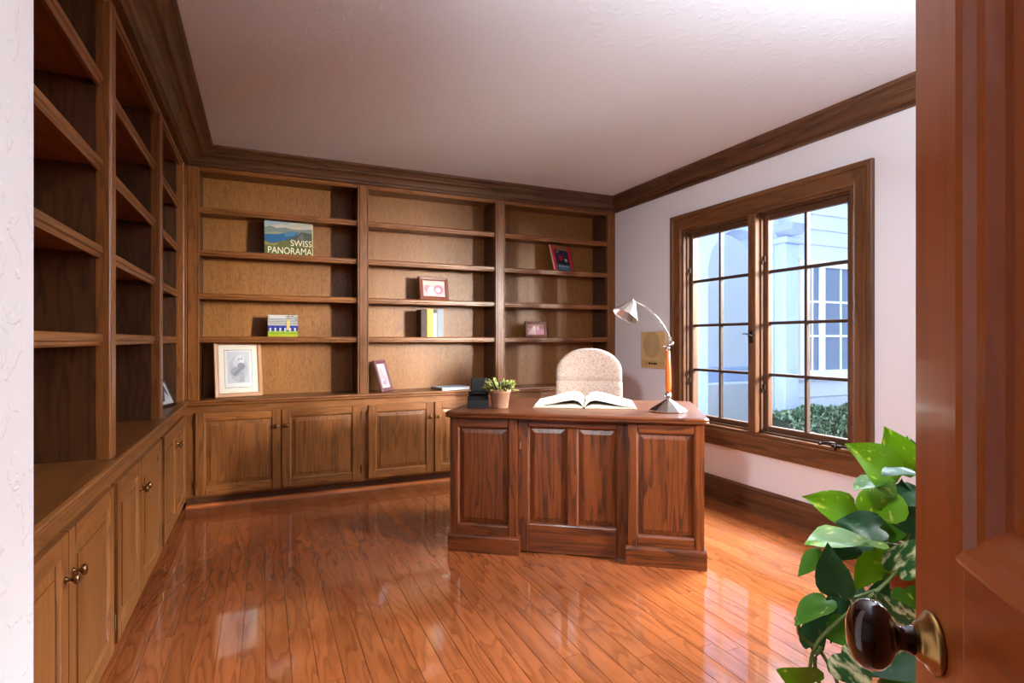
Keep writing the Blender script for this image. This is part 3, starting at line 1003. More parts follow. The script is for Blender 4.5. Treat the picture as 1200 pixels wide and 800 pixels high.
ch = thing('desk_chair', 'cream speckled upholstered swivel chair behind the desk', 'chair', on_desk(0.700, 0.86, 0), DRZ)
rings = []
zs = [0.50, 0.505, 0.52, 0.56, 0.64, 0.72, 0.80, 0.858, 0.862, 0.866, 0.870, 0.90, 0.93]
sec = [(z, 1.0) for z in zs] + [(0.93 + 0.16 * math.sin(R(t)), max(0.10, math.cos(R(t)))) for t in (8, 16, 24, 32, 40, 48, 56, 63, 70, 76, 81, 85)]
for z, q in sec:
    w = (0.468 - 0.05 * max(0, (z - 0.72))) * q ** 0.9
    if z < 0.56:
        w *= 0.80 + 0.2 * math.sqrt((z - 0.50) / 0.06)
    d = 0.088 * (0.35 + 0.65 * q ** 0.5)
    if z in (0.862, 0.866):
        w, d = w - 0.006, d - 0.010
    rings.append(superring(w, d, 0, 0.15 + (z - 0.5) * 0.10, z, 0.62, 36, 0.045))
loft(rings, 'backrest', FABRIC, ch)
rings = [superring(w, d, 0, -0.08, z, 0.5, 32) for w, d, z in ((0.40, 0.40, 0.395), (0.46, 0.45, 0.40), (0.485, 0.475, 0.42), (0.49, 0.48, 0.45), (0.48, 0.47, 0.475), (0.44, 0.43, 0.487))]
loft(rings, 'seat', FABRIC, ch)
MB().tube([(0, 0.10, 0.39), (0, 0.20, 0.40), (0, 0.245, 0.46), (0, 0.245, 0.62)], 0.018, 8).build('back_bracket', DARKMETAL, ch)
MB().lathe([(0.05, 0.09), (0.05, 0.14), (0.03, 0.15), (0.026, 0.34), (0.06, 0.37), (0.10, 0.394)], 16, 0, -0.06).build('column', DARKMETAL, ch)
for k in range(5):
    a = R(72 * k + 18)
    dx, dy = math.cos(a), math.sin(a)
    lg = MB().tube([(0, -0.06, 0.115), (dx * 0.12, -0.06 + dy * 0.12, 0.105), (dx * 0.25, -0.06 + dy * 0.25, 0.075)], [0.03, 0.024, 0.016], 8).build('leg', DARKMETAL, ch)
    cs = MB().lathe([(0.0, -0.02), (0.022, -0.02), (0.026, -0.012), (0.026, 0.012), (0.022, 0.02), (0, 0.02)], 14)
    cs.transform(Matrix.Translation((dx * 0.25, -0.06 + dy * 0.25, 0.026)) @ Matrix.Rotation(a, 4, 'Z') @ Matrix.Rotation(R(90), 4, 'X'))
    cs.build('caster', BLACK, lg)

# ------------------------------------------------------------------ things on the desk
lamp = thing('desk_lamp', 'nickel desk lamp with orange wooden stem and cone shade on desk', 'lamp', (2.010, 2.388, 0.76), -math.atan2(292, 647))
MB().lathe([(0.100, 0.0), (0.102, 0.003), (0.102, 0.010), (0.098, 0.014), (0.030, 0.056), (0.014, 0.066), (0.010, 0.072)], 10, smooth=False).build('base', CHROME, lamp)
MB().lathe([(0, 0.068), (0.012, 0.071), (0.018, 0.079), (0.020, 0.088), (0.018, 0.097), (0.011, 0.105), (0, 0.107)], 20).build('ball_joint', CHROME, lamp)
MB().lathe([(0.010, 0.104), (0.015, 0.108), (0.0175, 0.13), (0.017, 0.17), (0.0135, 0.27), (0.011, 0.330), (0.008, 0.336)], 18).build('stem', wood('lamp_stem_wood', 'z', srgb(214, 104, 40), srgb(170, 70, 20), rough=0.25, coat=0.6, contrast=0.2, pores=0.1), lamp)
MB().lathe([(0.010, 0.331), (0.011, 0.345), (0.009, 0.352)], 14).tube([(0, 0, 0.345), (0.004, 0, 0.362), (0.022, 0, 0.370)], 0.007, 8).tube([(0.0, 0, 0.352), (-0.03, 0, 0.356)], 0.0025, 6).lathe([(0, 0.358), (0.008, 0.362), (0.010, 0.369), (0.008, 0.376), (0, 0.380)], 12, 0.022, 0).build('hinge', CHROME, lamp)
for yy in (-0.006, 0.006):
    pa = []
    for k in range(11):
        t = k / 10
        a, b, c = Vector((0.024, yy, 0.368)), Vector((-0.055, yy, 0.560)), Vector((-0.195, yy, 0.604))
        pa.append(a * (1 - t) ** 2 + b * 2 * t * (1 - t) + c * t * t)
    MB().tube(pa, 0.0032, 8).build('arm', CHROME, lamp)
MB().lathe([(0, -0.012), (0.008, -0.010), (0.009, 0.0), (0.006, 0.010), (0, 0.012)], 12).transform(Matrix.Translation((-0.195, 0, 0.604)) @ Matrix.Rotation(R(90), 4, 'X')).build('shade_joint', CHROME, lamp)
SHADEM = plain('satin_shade', srgb(200, 198, 194), 0.3, 0.9)
ax = Vector((-0.50, -0.18, -0.84)).normalized()
sm = Vector((0, 0, 1)).rotation_difference(ax).to_matrix().to_4x4()
sh = MB().lathe([(0.012, -0.004), (0.018, 0.004), (0.072, 0.088), (0.074, 0.094), (0.070, 0.092), (0.016, 0.010)], 12, smooth=False).transform(Matrix.Translation((-0.190, 0, 0.598)) @ sm).build('lamp_shade', SHADEM, lamp)
MB().lathe([(0.010, 0.004), (0.011, 0.03), (0.016, 0.045), (0.016, 0.06), (0, 0.072)], 12).transform(Matrix.Translation((-0.190, 0, 0.598)) @ sm).build('bulb', plain('bulb_glass', srgb(245, 240, 230), 0.2), sh)
MB().tube([(-0.195, 0.0, 0.52), (-0.222, -0.01, 0.47)], 0.002, 6).build('switch_rod', CHROME, lamp)

bk = thing('open_book', 'large open hardback book lying on the desk', 'book', on_desk(0.712, 0.46, 0.76), DRZ + R(3))
COVER = plain('book_cover', srgb(196, 176, 140), 0.6)
for s in (-1, 1):
    MB().box(min(0.004 * s, 0.294 * s), max(0.004 * s, 0.294 * s), -0.185, 0.185, 0.0, 0.004, bev=0.001).build('cover', COVER, bk)
    top = [(0.0, 0.012), (0.010, 0.036), (0.030, 0.056), (0.065, 0.064), (0.115, 0.056), (0.175, 0.040), (0.235, 0.024), (0.284, 0.014)]
    low = [(0.280, 0.009), (0.235, 0.013), (0.175, 0.024), (0.115, 0.038), (0.065, 0.046), (0.035, 0.040), (0.018, 0.026), (0.004, 0.006)]
    MB().sweep([(s * u, v) for u, v in top + low], [lambda u, v: (u, -0.178, v), lambda u, v: (u, 0.178, v)]).build('page_block', WHITEPAPER, bk)
    und = [(0.004, 0.0042), (0.02, 0.012), (0.05, 0.021), (0.10, 0.019), (0.18, 0.012), (0.284, 0.0075), (0.284, 0.0042)]
    MB().sweep([(s * u, v) for u, v in und], [lambda u, v: (u, -0.178, v), lambda u, v: (u, 0.178, v)]).build('page_block', WHITEPAPER, bk)

pot = thing('potted_succulent', 'small succulent in a weathered clay pot on the desk', 'potted plant', on_desk(0.246, 0.215))
CLAY = plain('weathered_clay', srgb(166, 124, 98), 0.85, var=0.18, varscale=40)
MB().lathe([(0.042, 0.0), (0.046, 0.002), (0.058, 0.088), (0.062, 0.088), (0.064, 0.112), (0.056, 0.112), (0.054, 0.098), (0, 0.098)], 24).build('pot', CLAY, pot)
MB().lathe([(0.0, 0.096), (0.053, 0.097), (0.050, 0.103), (0, 0.106)], 16).build('soil', plain('soil', srgb(46, 34, 24), 0.95), pot)
fr = random.Random(8)
for kind, cnt in (('dark', 130), ('tip', 90)):
    fm = MB()
    for q in range(cnt):
        a, el = fr.uniform(0, 2 * math.pi), fr.uniform(-0.1, 1.2)
        rb = fr.uniform(0.0, 0.05)
        b0 = Vector((rb * math.cos(a), rb * math.sin(a), 0.104))
        d = Vector((math.cos(a) * math.cos(el), math.sin(a) * math.cos(el), math.sin(el)))
        l = fr.uniform(0.035, 0.062) * (1.0 if el > 0.6 else 0.8)
        if kind == 'tip':
            b0 = b0 + d * 0.02
        fm.tube([b0, b0 + d * l * 0.4, b0 + d * l * 0.8, b0 + d * l], [0.0025, 0.0055, 0.0045, 0.0008], 5)
    fo = fm.build('foliage', plain('succulent_' + kind, srgb(58, 66, 30) if kind == 'dark' else srgb(128, 132, 56), 0.5), pot)
    fo['kind'] = 'stuff'

ph = thing('desk_phone', 'black desk phone base with upright back panel beside the succulent', 'telephone', on_desk(0.115, 0.235), DRZ + R(12))
MB().sweep([(-0.07, 0.0), (0.07, 0.0), (0.07, 0.030), (0.03, 0.062), (-0.045, 0.066), (-0.07, 0.045)], [lambda u, v: (-0.062, u, v), lambda u, v: (0.058, u, v)]).build('base', BLACK, ph)
MB().box(-0.045, 0.045, -0.010, 0.010, 0.0, 0.125, bev=0.004).transform(Matrix.Translation((0.0, 0.0, 0.045)) @ Matrix.Rotation(R(-16), 4, 'X')).build('back_panel', BLACK, ph)
MB().tube([(-0.055, -0.03, 0.074), (-0.02, -0.03, 0.084), (0.03, -0.03, 0.084), (0.055, -0.03, 0.074)], [0.016, 0.012, 0.012, 0.016], 10).build('handset', BLACK, ph)


# ------------------------------------------------------------------ frames, books on the shelves
def picture_frame(name, label, loc, yaw, lean, w, h, fw, dep, mat, shapes, board=None, inset=0.0, lip=None):
    t = thing(name, label, 'picture frame', (loc[0], loc[1], loc[2] + dep * math.sin(lean) + 0.0005), 0)
    t.rotation_euler = (-lean, 0, yaw)
    pr = [(0, 0.004), (0.004, 0.0), (fw * 0.75, 0.002), (fw, 0.007), (fw, dep), (0, dep)]
    x0, x1, z0, z1 = -w / 2, w / 2, 0, h
    cs = {'bottom': ((x0, 1, z0, 1), (x1, -1, z0, 1)), 'top': ((x0, 1, z1, -1), (x1, -1, z1, -1)), 'left': ((x0, 1, z0, 1), (x0, 1, z1, -1)), 'right': ((x1, -1, z0, 1), (x1, -1, z1, -1))}
    for sd, e in cs.items():
        st = [(lambda u, v, q=q: (q[0] + q[1] * u, v, q[2] + q[3] * u)) for q in e]
        MB().sweep(pr, st).build('frame_bar', mat['x' if sd in ('top', 'bottom') else 'z'] if isinstance(mat, dict) else mat, t)
    MB().box(x0 + fw * 0.5, x1 - fw * 0.5, dep * 0.6, dep * 0.85, z0 + fw * 0.5, z1 - fw * 0.5).build('backing', DARKGAP, t)
    if board:
        MB().box(x0 + fw * 0.7, x1 - fw * 0.7, 0.0085, 0.010, z0 + fw * 0.7, z1 - fw * 0.7).build('mat_board', board, t)
    iw, ih = w - 2 * fw - 2 * inset, h - 2 * fw - 2 * inset
    print_sheet('print', t, iw, ih, shapes, y=0.0078, z0=fw + inset)
    ln = h * 0.55
    if lean > 0.06:
        # easel strut from the back of the frame to the shelf
        p0 = Vector((0, dep, ln))
        foot = Vector((0, dep + ln * 0.28, 0.0))
        zf = -dep * math.sin(lean)
        # solve the foot so that it touches the shelf plane
        c, s = math.cos(-lean), math.sin(-lean)
        yv = dep + ln * 0.18
        zv = (zf - yv * s) / c
        MB().sweep([(-0.02, 0), (0.02, 0), (0.02, 0.003), (-0.02, 0.003)], [lambda u, v: (u, dep + v, ln), lambda u, v: (u, yv - 0.003 + v, zv + 0.001)]).build('easel', DARKGAP, t)
    return t


PALEWOOD = {k: wood('pale_frame_' + k, k, srgb(176, 128, 86), srgb(140, 96, 60), rough=0.4, contrast=0.3) for k in 'xz'}
sketch = [('r', (0, 0, 1, 1), (238, 238, 240)), ('r', (0.0, 0.0, 1, 0.012), (70, 70, 78)), ('r', (0, 0.985, 1, 1), (70, 70, 78)), ('r', (0, 0, 0.015, 1), (70, 70, 78)), ('r', (0.985, 0, 1, 1), (90, 90, 98)),
          ('r', (0.10, 0.12, 0.90, 0.95), (196, 200, 210)), ('e', (0.5, 0.5, 0.34, 0.36), (172, 178, 192)), ('e', (0.55, 0.72, 0.18, 0.15), (218, 222, 230)), ('e', (0.42, 0.66, 0.12, 0.10), (196, 202, 214)),
          ('e', (0.60, 0.56, 0.14, 0.10), (110, 116, 132)), ('e', (0.40, 0.42, 0.18, 0.12), (136, 142, 158)), ('p', [(0.3, 0.36), (0.68, 0.62), (0.72, 0.54), (0.36, 0.30)], (96, 102, 120)),
          ('p', [(0.50, 0.14), (0.60, 0.46), (0.66, 0.46), (0.72, 0.14)], (150, 156, 170)), ('e', (0.52, 0.75, 0.04, 0.025), (120, 126, 142)), ('e', (0.62, 0.76, 0.04, 0.025), (126, 132, 146))]
picture_frame('picture_frame', 'pale wood frame with a grey pencil drawing on the back worktop', (-0.150, 4.395, 0.74), R(14), R(9), 0.315, 0.405, 0.030, 0.020, PALEWOOD, sketch, WHITEPAPER, 0.036)
MAUVE = plain('mauve_frame', srgb(104, 62, 72), 0.35)
pale = [('r', (0, 0, 1, 1), (240, 226, 230)), ('e', (0.35, 0.6, 0.2, 0.25), (226, 200, 206)), ('e', (0.65, 0.35, 0.2, 0.2), (214, 190, 204)), ('e', (0.5, 0.2, 0.3, 0.1), (202, 172, 186))]
picture_frame('picture_frame', 'mauve tilted photo frame standing at the left of the middle worktop', (0.905, 4.385, 0.74), R(50), R(17), 0.175, 0.255, 0.030, 0.016, MAUVE, pale)
REDWOOD = {k: wood('dark_frame_' + k, k, srgb(120, 62, 44), srgb(72, 34, 24), rough=0.3, coat=0.3, contrast=0.3) for k in 'xz'}
pinkp = [('r', (0, 0, 1, 1), (226, 190, 194)), ('r', (0, 0.7, 1, 1), (238, 214, 204)), ('e', (0.2, 0.5, 0.14, 0.22), (206, 150, 156)), ('e', (0.40, 0.35, 0.2, 0.3), (240, 226, 226)),
         ('e', (0.70, 0.45, 0.22, 0.3), (196, 140, 158)), ('e', (0.68, 0.42, 0.12, 0.16), (246, 226, 230))]
picture_frame('picture_frame', 'reddish brown landscape photo frame on a middle bay shelf', (1.297, 4.415, 1.472), R(8), R(9), 0.262, 0.200, 0.034, 0.022, REDWOOD, pinkp)
rp = [('r', (0, 0, 1, 1), (224, 150, 150)), ('r', (0, 0.62, 1, 1), (190, 120, 104)), ('p', [(0.02, 0.05), (0.35, 0.8), (0.5, 0.85), (0.5, 0.05)], (238, 200, 192)),
      ('r', (0.35, 0.45, 0.5, 0.8), (244, 220, 224)), ('r', (0.56, 0.45, 0.7, 0.8), (236, 200, 212)), ('r', (0.5, 0.05, 0.98, 0.42), (230, 150, 176)), ('r', (0.76, 0.5, 0.8, 0.9), (90, 70, 84)), ('r', (0.88, 0.5, 0.92, 0.9), (100, 76, 90))]
picture_frame('picture_frame', 'small dark red photo frame on the right bay shelf', (2.235, 4.42, 1.172), R(0), R(5), 0.212, 0.140, 0.022, 0.016, REDWOOD, rp)
BW = plain('black_frame', srgb(26, 24, 24), 0.3)
bw = [('r', (0, 0, 1, 1), (226, 226, 226)), ('r', (0.12, 0.14, 0.88, 0.86), (60, 62, 80)), ('p', [(0.5, 0.14), (0.75, 0.6), (0.88, 0.3), (0.88, 0.14)], (220, 222, 230)), ('e', (0.4, 0.55, 0.15, 0.2), (130, 132, 150))]
picture_frame('picture_frame', 'black and white photo frame leaning on the left wall worktop', (-0.527, 3.95, 0.74), R(73), R(24), 0.215, 0.165, 0.014, 0.014, BW, bw)


def photo_block(name, label, cat, loc, yaw, lean, w, h, dep, side, shapes, pname='printed_cover'):
    t = thing(name, label, cat, (loc[0], loc[1], loc[2] + dep * math.sin(lean) + 0.0005))
    t.rotation_euler = (-lean, 0, yaw)
    return t


# landscape book standing face out
GREENED = plain('pale_edges', srgb(226, 220, 170), 0.6)
sw = photo_block('landscape_book', 'wide landscape photo book standing face out in the left back bay', 'book', (0.178, 4.415, 1.770), R(3), R(3), 0, 0, 0.024, None, None)
w, h = 0.335, 0.252
MB().box(-w / 2, w / 2, 0.0, 0.003, 0, h, bev=0.0008).build('cover', GREENED, sw)
MB().box(-w / 2, w / 2, 0.021, 0.024, 0, h, bev=0.0008).build('cover', GREENED, sw)
MB().box(-w / 2 + 0.003, w / 2 - 0.003, 0.003, 0.021, 0.003, h - 0.003).build('pages', WHITEPAPER, sw)
view = [('r', (0, 0, 0.985, 1), (150, 160, 120)), ('r', (0, 0.80, 0.985, 1), (212, 218, 200)), ('r', (0, 0.88, 0.5, 1), (186, 208, 214)), ('p', [(0.1, 0.86), (0.35, 0.93), (0.6, 0.86), (0.985, 0.96), (0.985, 0.8), (0, 0.8)], (232, 220, 206)),
        ('p', [(0, 0.80), (0.12, 0.86), (0.25, 0.80), (0.42, 0.84), (0.62, 0.78), (0.985, 0.84), (0.985, 0.5), (0, 0.55)], (142, 158, 150)), ('p', [(0, 0.64), (0.25, 0.70), (0.45, 0.66), (0.45, 0.58), (0, 0.58)], (176, 178, 150)),
        ('p', [(0, 0.60), (0.3, 0.63), (0.55, 0.73), (0.70, 0.72), (0.62, 0.58), (0.35, 0.42), (0.12, 0.36), (0, 0.42)], (58, 118, 170)), ('p', [(0.4, 0.68), (0.68, 0.74), (0.60, 0.60), (0.42, 0.56)], (92, 150, 186)),
        ('p', [(0.42, 0.46), (0.62, 0.60), (0.76, 0.74), (0.985, 0.70), (0.985, 0.3), (0.5, 0.3)], (84, 92, 80)), ('p', [(0.66, 0.5), (0.78, 0.72), (0.82, 0.5)], (112, 116, 106)),
        ('p', [(0, 0.42), (0.12, 0.36), (0.35, 0.42), (0.50, 0.46), (0.985, 0.36), (0.985, 0), (0, 0)], (112, 116, 58)), ('p', [(0, 0.40), (0.1, 0.34), (0.3, 0.36), (0.2, 0.28), (0, 0.30)], (170, 158, 104)), ('p', [(0.3, 0.1), (0.6, 0.3), (0.985, 0.2), (0.985, 0.05), (0.4, 0)], (94, 100, 48)),
        ('r', (0, 0, 0.985, 0.02), (120, 124, 70))]
print_sheet('cover_print', sw, w, h, view, y=-0.0002)
LETTER = plain('cream_lettering', srgb(236, 230, 190), 0.5)
text_mesh('lettering', 'SWISS', 0.066, LETTER, sw, (0.160, -0.0028, 0.076), align='RIGHT', sx=0.86)
text_mesh('lettering', 'PANORAMA', 0.070, LETTER, sw, (0.160, -0.0028, 0.014), align='RIGHT', sx=0.80)

# match photo print
ft = photo_block('photo_block', 'small unframed football team photo print on the left back shelf', 'photo', (0.136, 4.42, 1.172), 0, R(4), 0, 0, 0.012, None, None)
w, h = 0.204, 0.160
MB().box(-w / 2, w / 2, 0, 0.012, 0, h, bev=0.0008).build('block', WHITEPAPER, ft)
sh = [('r', (0, 0, 1, 1), (224, 226, 224))]
for k in range(7):
    sh.append(('r', (0, 0.58 + 0.057 * k, 1, 0.602 + 0.057 * k), (52, 60, 62)))
sh += [('r', (0.05, 0.86, 0.6, 1.0), (226, 226, 220)), ('r', (0, 0, 1, 0.28), (150, 190, 40)), ('r', (0, 0, 1, 0.12), (190, 200, 60)), ('r', (0, 0.26, 1, 0.52), (40, 52, 130))]
for k in range(6):
    cx = 0.08 + 0.165 * k
    sh += [('e', (cx, 0.42, 0.06, 0.09), (52, 68, 190)), ('r', (cx - 0.03, 0.30, cx + 0.03, 0.40), (226, 228, 244)), ('e', (cx, 0.53, 0.022, 0.035), (196, 176, 160)), ('r', (cx - 0.028, 0.22, cx - 0.008, 0.31), (236, 236, 240)), ('r', (cx + 0.008, 0.22, cx + 0.028, 0.31), (236, 236, 240))]
sh += [('p', [(0.62, 0.3), (0.62, 0.72), (0.68, 0.8), (0.74, 0.72), (0.72, 0.3)], (240, 216, 150)), ('e', (0.68, 0.82, 0.03, 0.04), (214, 176, 150)), ('e', (0.68, 0.94, 0.03, 0.03), (70, 60, 60)), ('e', (0.82, 0.95, 0.02, 0.03), (40, 40, 44)), ('e', (0.95, 0.80, 0.025, 0.03), (60, 50, 50)),
       ('e', (0.18, 0.1, 0.012, 0.016), (60, 60, 40)), ('e', (0.32, 0.1, 0.012, 0.016), (60, 60, 40))]
print_sheet('print', ft, w, h, sh, y=-0.0002)

# red book leaning back, face out
rb = photo_block('red_book', 'crimson bordered picture book leaning in the right back bay', 'book', (2.510, 4.385, 1.770), R(22), R(15), 0, 0, 0.022, None, None)
w, h = 0.272, 0.248
RED = plain('crimson_cover', srgb(190, 28, 52), 0.35)
MB().box(-w / 2, w / 2, 0.0, 0.003, 0, h, bev=0.0008).build('cover', RED, rb)
MB().box(-w / 2, w / 2, 0.019, 0.022, 0, h, bev=0.0008).build('cover', RED, rb)
MB().box(-w / 2 + 0.003, w / 2 - 0.003, 0.003, 0.019, 0.002, h - 0.003).build('pages', WHITEPAPER, rb)
sh = [('r', (0.12, 0.0, 0.86, 1.0), (44, 50, 72)), ('r', (0.12, 0.80, 0.86, 1.0), (170, 148, 108)), ('r', (0.22, 0.88, 0.66, 0.95), (206, 104, 52)), ('e', (0.30, 0.70, 0.10, 0.08), (150, 152, 160)), ('e', (0.36, 0.58, 0.14, 0.14), (70, 44, 84)), ('e', (0.40, 0.50, 0.11, 0.12), (202, 40, 66)),
      ('e', (0.66, 0.64, 0.12, 0.12), (74, 78, 110)), ('e', (0.66, 0.66, 0.05, 0.05), (34, 40, 90)), ('p', [(0.56, 0.48), (0.74, 0.48), (0.72, 0.36), (0.64, 0.34)], (226, 216, 218)), ('p', [(0.12, 0.3), (0.5, 0.42), (0.86, 0.3), (0.86, 0.22), (0.12, 0.22)], (22, 26, 34)),
      ('r', (0.12, 0.02, 0.86, 0.24), (78, 132, 160)), ('r', (0.2, 0.14, 0.75, 0.2), (196, 214, 224)), ('r', (0.3, 0.06, 0.66, 0.1), (130, 176, 196))]
print_sheet('cover_print', rb, w, h, sh, y=-0.0002)


def upright_book(label, x, y, z, wd, h, dep, colour, band=None):
    t = thing('upright_book', label, 'book', (x + wd / 2, y, z + 0.0005), 0, 'books standing in the middle bay')
    cv = plain('book_cloth', colour, 0.6)
    MB().box(-wd / 2, -wd / 2 + 0.0025, 0, dep, 0, h).build('cover', cv, t)
    MB().box(wd / 2 - 0.0025, wd / 2, 0, dep, 0, h).build('cover', cv, t)
    MB().box(-wd / 2 + 0.0025, wd / 2 - 0.0025, 0, 0.003, 0, h, bev=0.0008).build('spine', cv, t)
    MB().box(-wd / 2 + 0.0025, wd / 2 - 0.0025, 0.003, dep - 0.004, 0.003, h - 0.003).build('pages', WHITEPAPER, t)
    if band:
        MB().box(-wd / 2 + 0.001, wd / 2 - 0.001, -0.0006, 0.0, h * 0.86, h * 0.995).build('spine_band', plain('spine_band', band, 0.5), t)
    return t


upright_book('thick dark brown book, leftmost of the upright books', 1.170, 4.385, 1.172, 0.046, 0.226, 0.15, srgb(58, 40, 30))
upright_book('cream yellow spined book between the dark brown and white books', 1.218, 4.380, 1.172, 0.050, 0.230, 0.16, srgb(196, 164, 84))
upright_book('thin white book with a black band at the spine top', 1.270, 4.385, 1.172, 0.034, 0.228, 0.16, srgb(186, 180, 174), srgb(30, 30, 26))
upright_book('pale grey blue spined book, rightmost of the upright books', 1.306, 4.385, 1.172, 0.054, 0.228, 0.16, srgb(134, 144, 154))

mg = thing('magazine_stack', 'pale blue book lying flat on the back worktop left of the desk phone', 'book', (1.42, 4.39, 0.7405), R(12))
MB().box(-0.13, 0.13, -0.095, 0.095, 0.0, 0.003, bev=0.0008).build('cover', plain('pale_cover', srgb(196, 206, 216), 0.4), mg)
MB().box(-0.127, 0.127, -0.092, 0.092, 0.003, 0.020).build('pages', WHITEPAPER, mg)
MB().box(-0.13, 0.13, -0.095, 0.095, 0.020, 0.023, bev=0.0008).build('cover', plain('blue_cover', srgb(176, 196, 216), 0.3), mg)
MB().box(-0.131, -0.128, -0.095, 0.095, 0.0, 0.023).build('spine', plain('grey_spine', srgb(120, 112, 108), 0.5), mg)

# ------------------------------------------------------------------ intercom on the window wall
ic = thing('wall_intercom', 'yellowed beige intercom speaker panel on the wall beside the window', 'intercom', (XR, 3.735, 0.912), 0)
BEIGE = plain('yellowed_plastic', srgb(214, 184, 132), 0.55)
MB().box(-0.022, -0.0005, -0.165, 0.160, 0, 0.306, bev=0.004).build('panel', BEIGE, ic)
g = MB()
for k in range(9):
    g.lathe([(0.012 * k + 0.006, 0), (0.012 * k + 0.006, 0.0015), (0.012 * k + 0.010, 0.0015), (0.012 * k + 0.010, 0)], 28)
g.transform(Matrix.Translation((-0.0215, 0.01, 0.195)) @ Matrix.Rotation(R(-90), 4, 'Y'))
g.build('grille', plain('grille_tan', srgb(130, 112, 84), 0.6), ic)
MB().box(-0.026, -0.0215, -0.15, 0.145, 0.012, 0.064, bev=0.002).build('control_strip', plain('tan_strip', srgb(196, 166, 112), 0.5), ic)
for yy, rr in ((0.07, 0.004), (0.03, 0.010), (0.0, 0.007), (-0.03, 0.009), (-0.055, 0.008)):
    MB().lathe([(rr, 0), (rr, 0.007), (rr * 0.8, 0.009), (0, 0.009)], 12).transform(Matrix.Translation((-0.0255, yy, 0.04)) @ Matrix.Rotation(R(-90), 4, 'Y')).build('control_knob', DARKMETAL, ic)

# ------------------------------------------------------------------ open door in the foreground
DLOC = (0.560, 0.318, 0.006)
dr = struct(bpy.data.objects.new('door_1', None))
COL.objects.link(dr)
dr.location = DLOC
dr.rotation_euler = (0, 0, math.atan2(-0.737, -0.676))
DW, DH, SW = 0.76, 2.03, 0.100
MB().box(0, SW, 0, 0.04, 0, DH, bev=0.002).build('stile', DOORW['z'], dr)
MB().box(DW - SW, DW, 0, 0.04, 0, DH, bev=0.002).build('stile', DOORW['z'], dr)
RL = ((0, 0.22), (0.80, 0.972), (1.92, DH))
for a, b in RL:
    MB().box(SW, DW - SW, 0.0, 0.04, a, b).build('rail', DOORW['x'], dr)
for za, zb in ((0.22, 0.80), (0.972, 1.92)):
    raised_panel(MB(), SW, DW - SW, za, zb, 0.018, 0.006, 0.075).build('panel', DOORW['z'], dr)
    MB().box(SW, DW - SW, 0.025, 0.034, za, zb).build('panel', DOORW['z'], dr)
    pr = [(0, 0.016), (0, -0.004), (0.006, -0.008), (0.013, -0.006), (0.020, 0.0), (0.028, 0.002), (0.036, 0.010), (0.040, 0.016)]
    x0, x1 = SW, DW - SW
    cs = (((x0, 1, za, 1), (x1, -1, za, 1)), ((x0, 1, zb, -1), (x1, -1, zb, -1)), ((x0, 1, za, 1), (x0, 1, zb, -1)), ((x1, -1, za, 1), (x1, -1, zb, -1)))
    for i, e in enumerate(cs):
        st = [(lambda u, v, q=q: (q[0] + q[1] * u, v, q[2] + q[3] * u)) for q in e]
        MB().sweep(pr, st).build('moulding', DOORW['x' if i < 2 else 'z'], dr)
KZ = 0.882
toY = Matrix.Translation((0.046, 0, KZ)) @ Matrix.Rotation(R(90), 4, 'X')
MB().lathe([(0.025, 0), (0.026, 0.003), (0.023, 0.006), (0.018, 0.008), (0.016, 0.013), (0.012, 0.016), (0, 0.016)], 28).transform(toY).build('rose', BRASS, dr)
KM = plain('brown_enamel', srgb(46, 20, 8), 0.12, 0.2, coat=0.8)
kb = MB().lathe([(0.0115, 0.012), (0.0115, 0.020), (0.0095, 0.024), (0.0095, 0.030), (0.014, 0.034), (0.022, 0.039), (0.0268, 0.046), (0.028, 0.053), (0.0265, 0.061), (0.021, 0.068), (0.012, 0.072), (0, 0.0735)], 32)
kb.transform(toY @ Matrix.Diagonal((0.80, 1.10, 0.92, 1)))
kb.build('door_knob', KM, dr)
MB().box(0.030, 0.034, -0.003, 0.0, KZ - 0.06, KZ - 0.045, bev=0.001).lathe([(0.006, 0), (0.006, 0.002), (0, 0.003)], 12).build('keyhole', BRASS, dr).location = (0.0, 0.0, 0.0)

# ------------------------------------------------------------------ pothos
def leaf_mat(name, c1, c2, amt):
    m, nt, p = nodes_of(name)
    L = nt.links.new
    tc = N(nt, 'ShaderNodeTexCoord')
    oi = N(nt, 'ShaderNodeObjectInfo')
    sc = N(nt, 'ShaderNodeVectorMath', operation='SCALE')
    sc.inputs[0].default_value = (7, 11, 5)
    L(oi.outputs['Random'], sc.inputs['Scale'])
    ad = N(nt, 'ShaderNodeVectorMath', operation='ADD')
    L(tc.outputs['Object'], ad.inputs[0])
    L(sc.outputs[0], ad.inputs[1])
    mp = N(nt, 'ShaderNodeVectorMath', operation='MULTIPLY')
    mp.inputs[1].default_value = (0.5, 1.4, 1)
    L(ad.outputs[0], mp.inputs[0])
    n = N(nt, 'ShaderNodeTexNoise')
    n.inputs['Scale'].default_value = 55
    n.inputs['Detail'].default_value = 4
    L(mp.outputs[0], n.inputs['Vector'])
    mr = N(nt, 'ShaderNodeMapRange')
    mr.inputs[1].default_value = 0.62 - amt
    mr.inputs[2].default_value = 0.70 - amt * 0.5
    L(n.outputs[0], mr.inputs[0])
    mx = N(nt, 'ShaderNodeMix', data_type='RGBA')
    mx.inputs[6].default_value = c1
    mx.inputs[7].default_value = c2
    L(mr.outputs[0], mx.inputs[0])
    L(mx.outputs[2], p.inputs['Base Color'])
    p.inputs['Roughness'].default_value = 0.42
    p.inputs['Specular IOR Level'].default_value = 0.2
    tr = N(nt, 'ShaderNodeBsdfTranslucent')
    L(mx.outputs[2], tr.inputs[0])
    ms = N(nt, 'ShaderNodeMixShader')
    ms.inputs[0].default_value = 0.25
    L(p.outputs[0], ms.inputs[1])
    L(tr.outputs[0], ms.inputs[2])
    L(ms.outputs[0], nt.nodes['Material Output'].inputs[0])
    return m


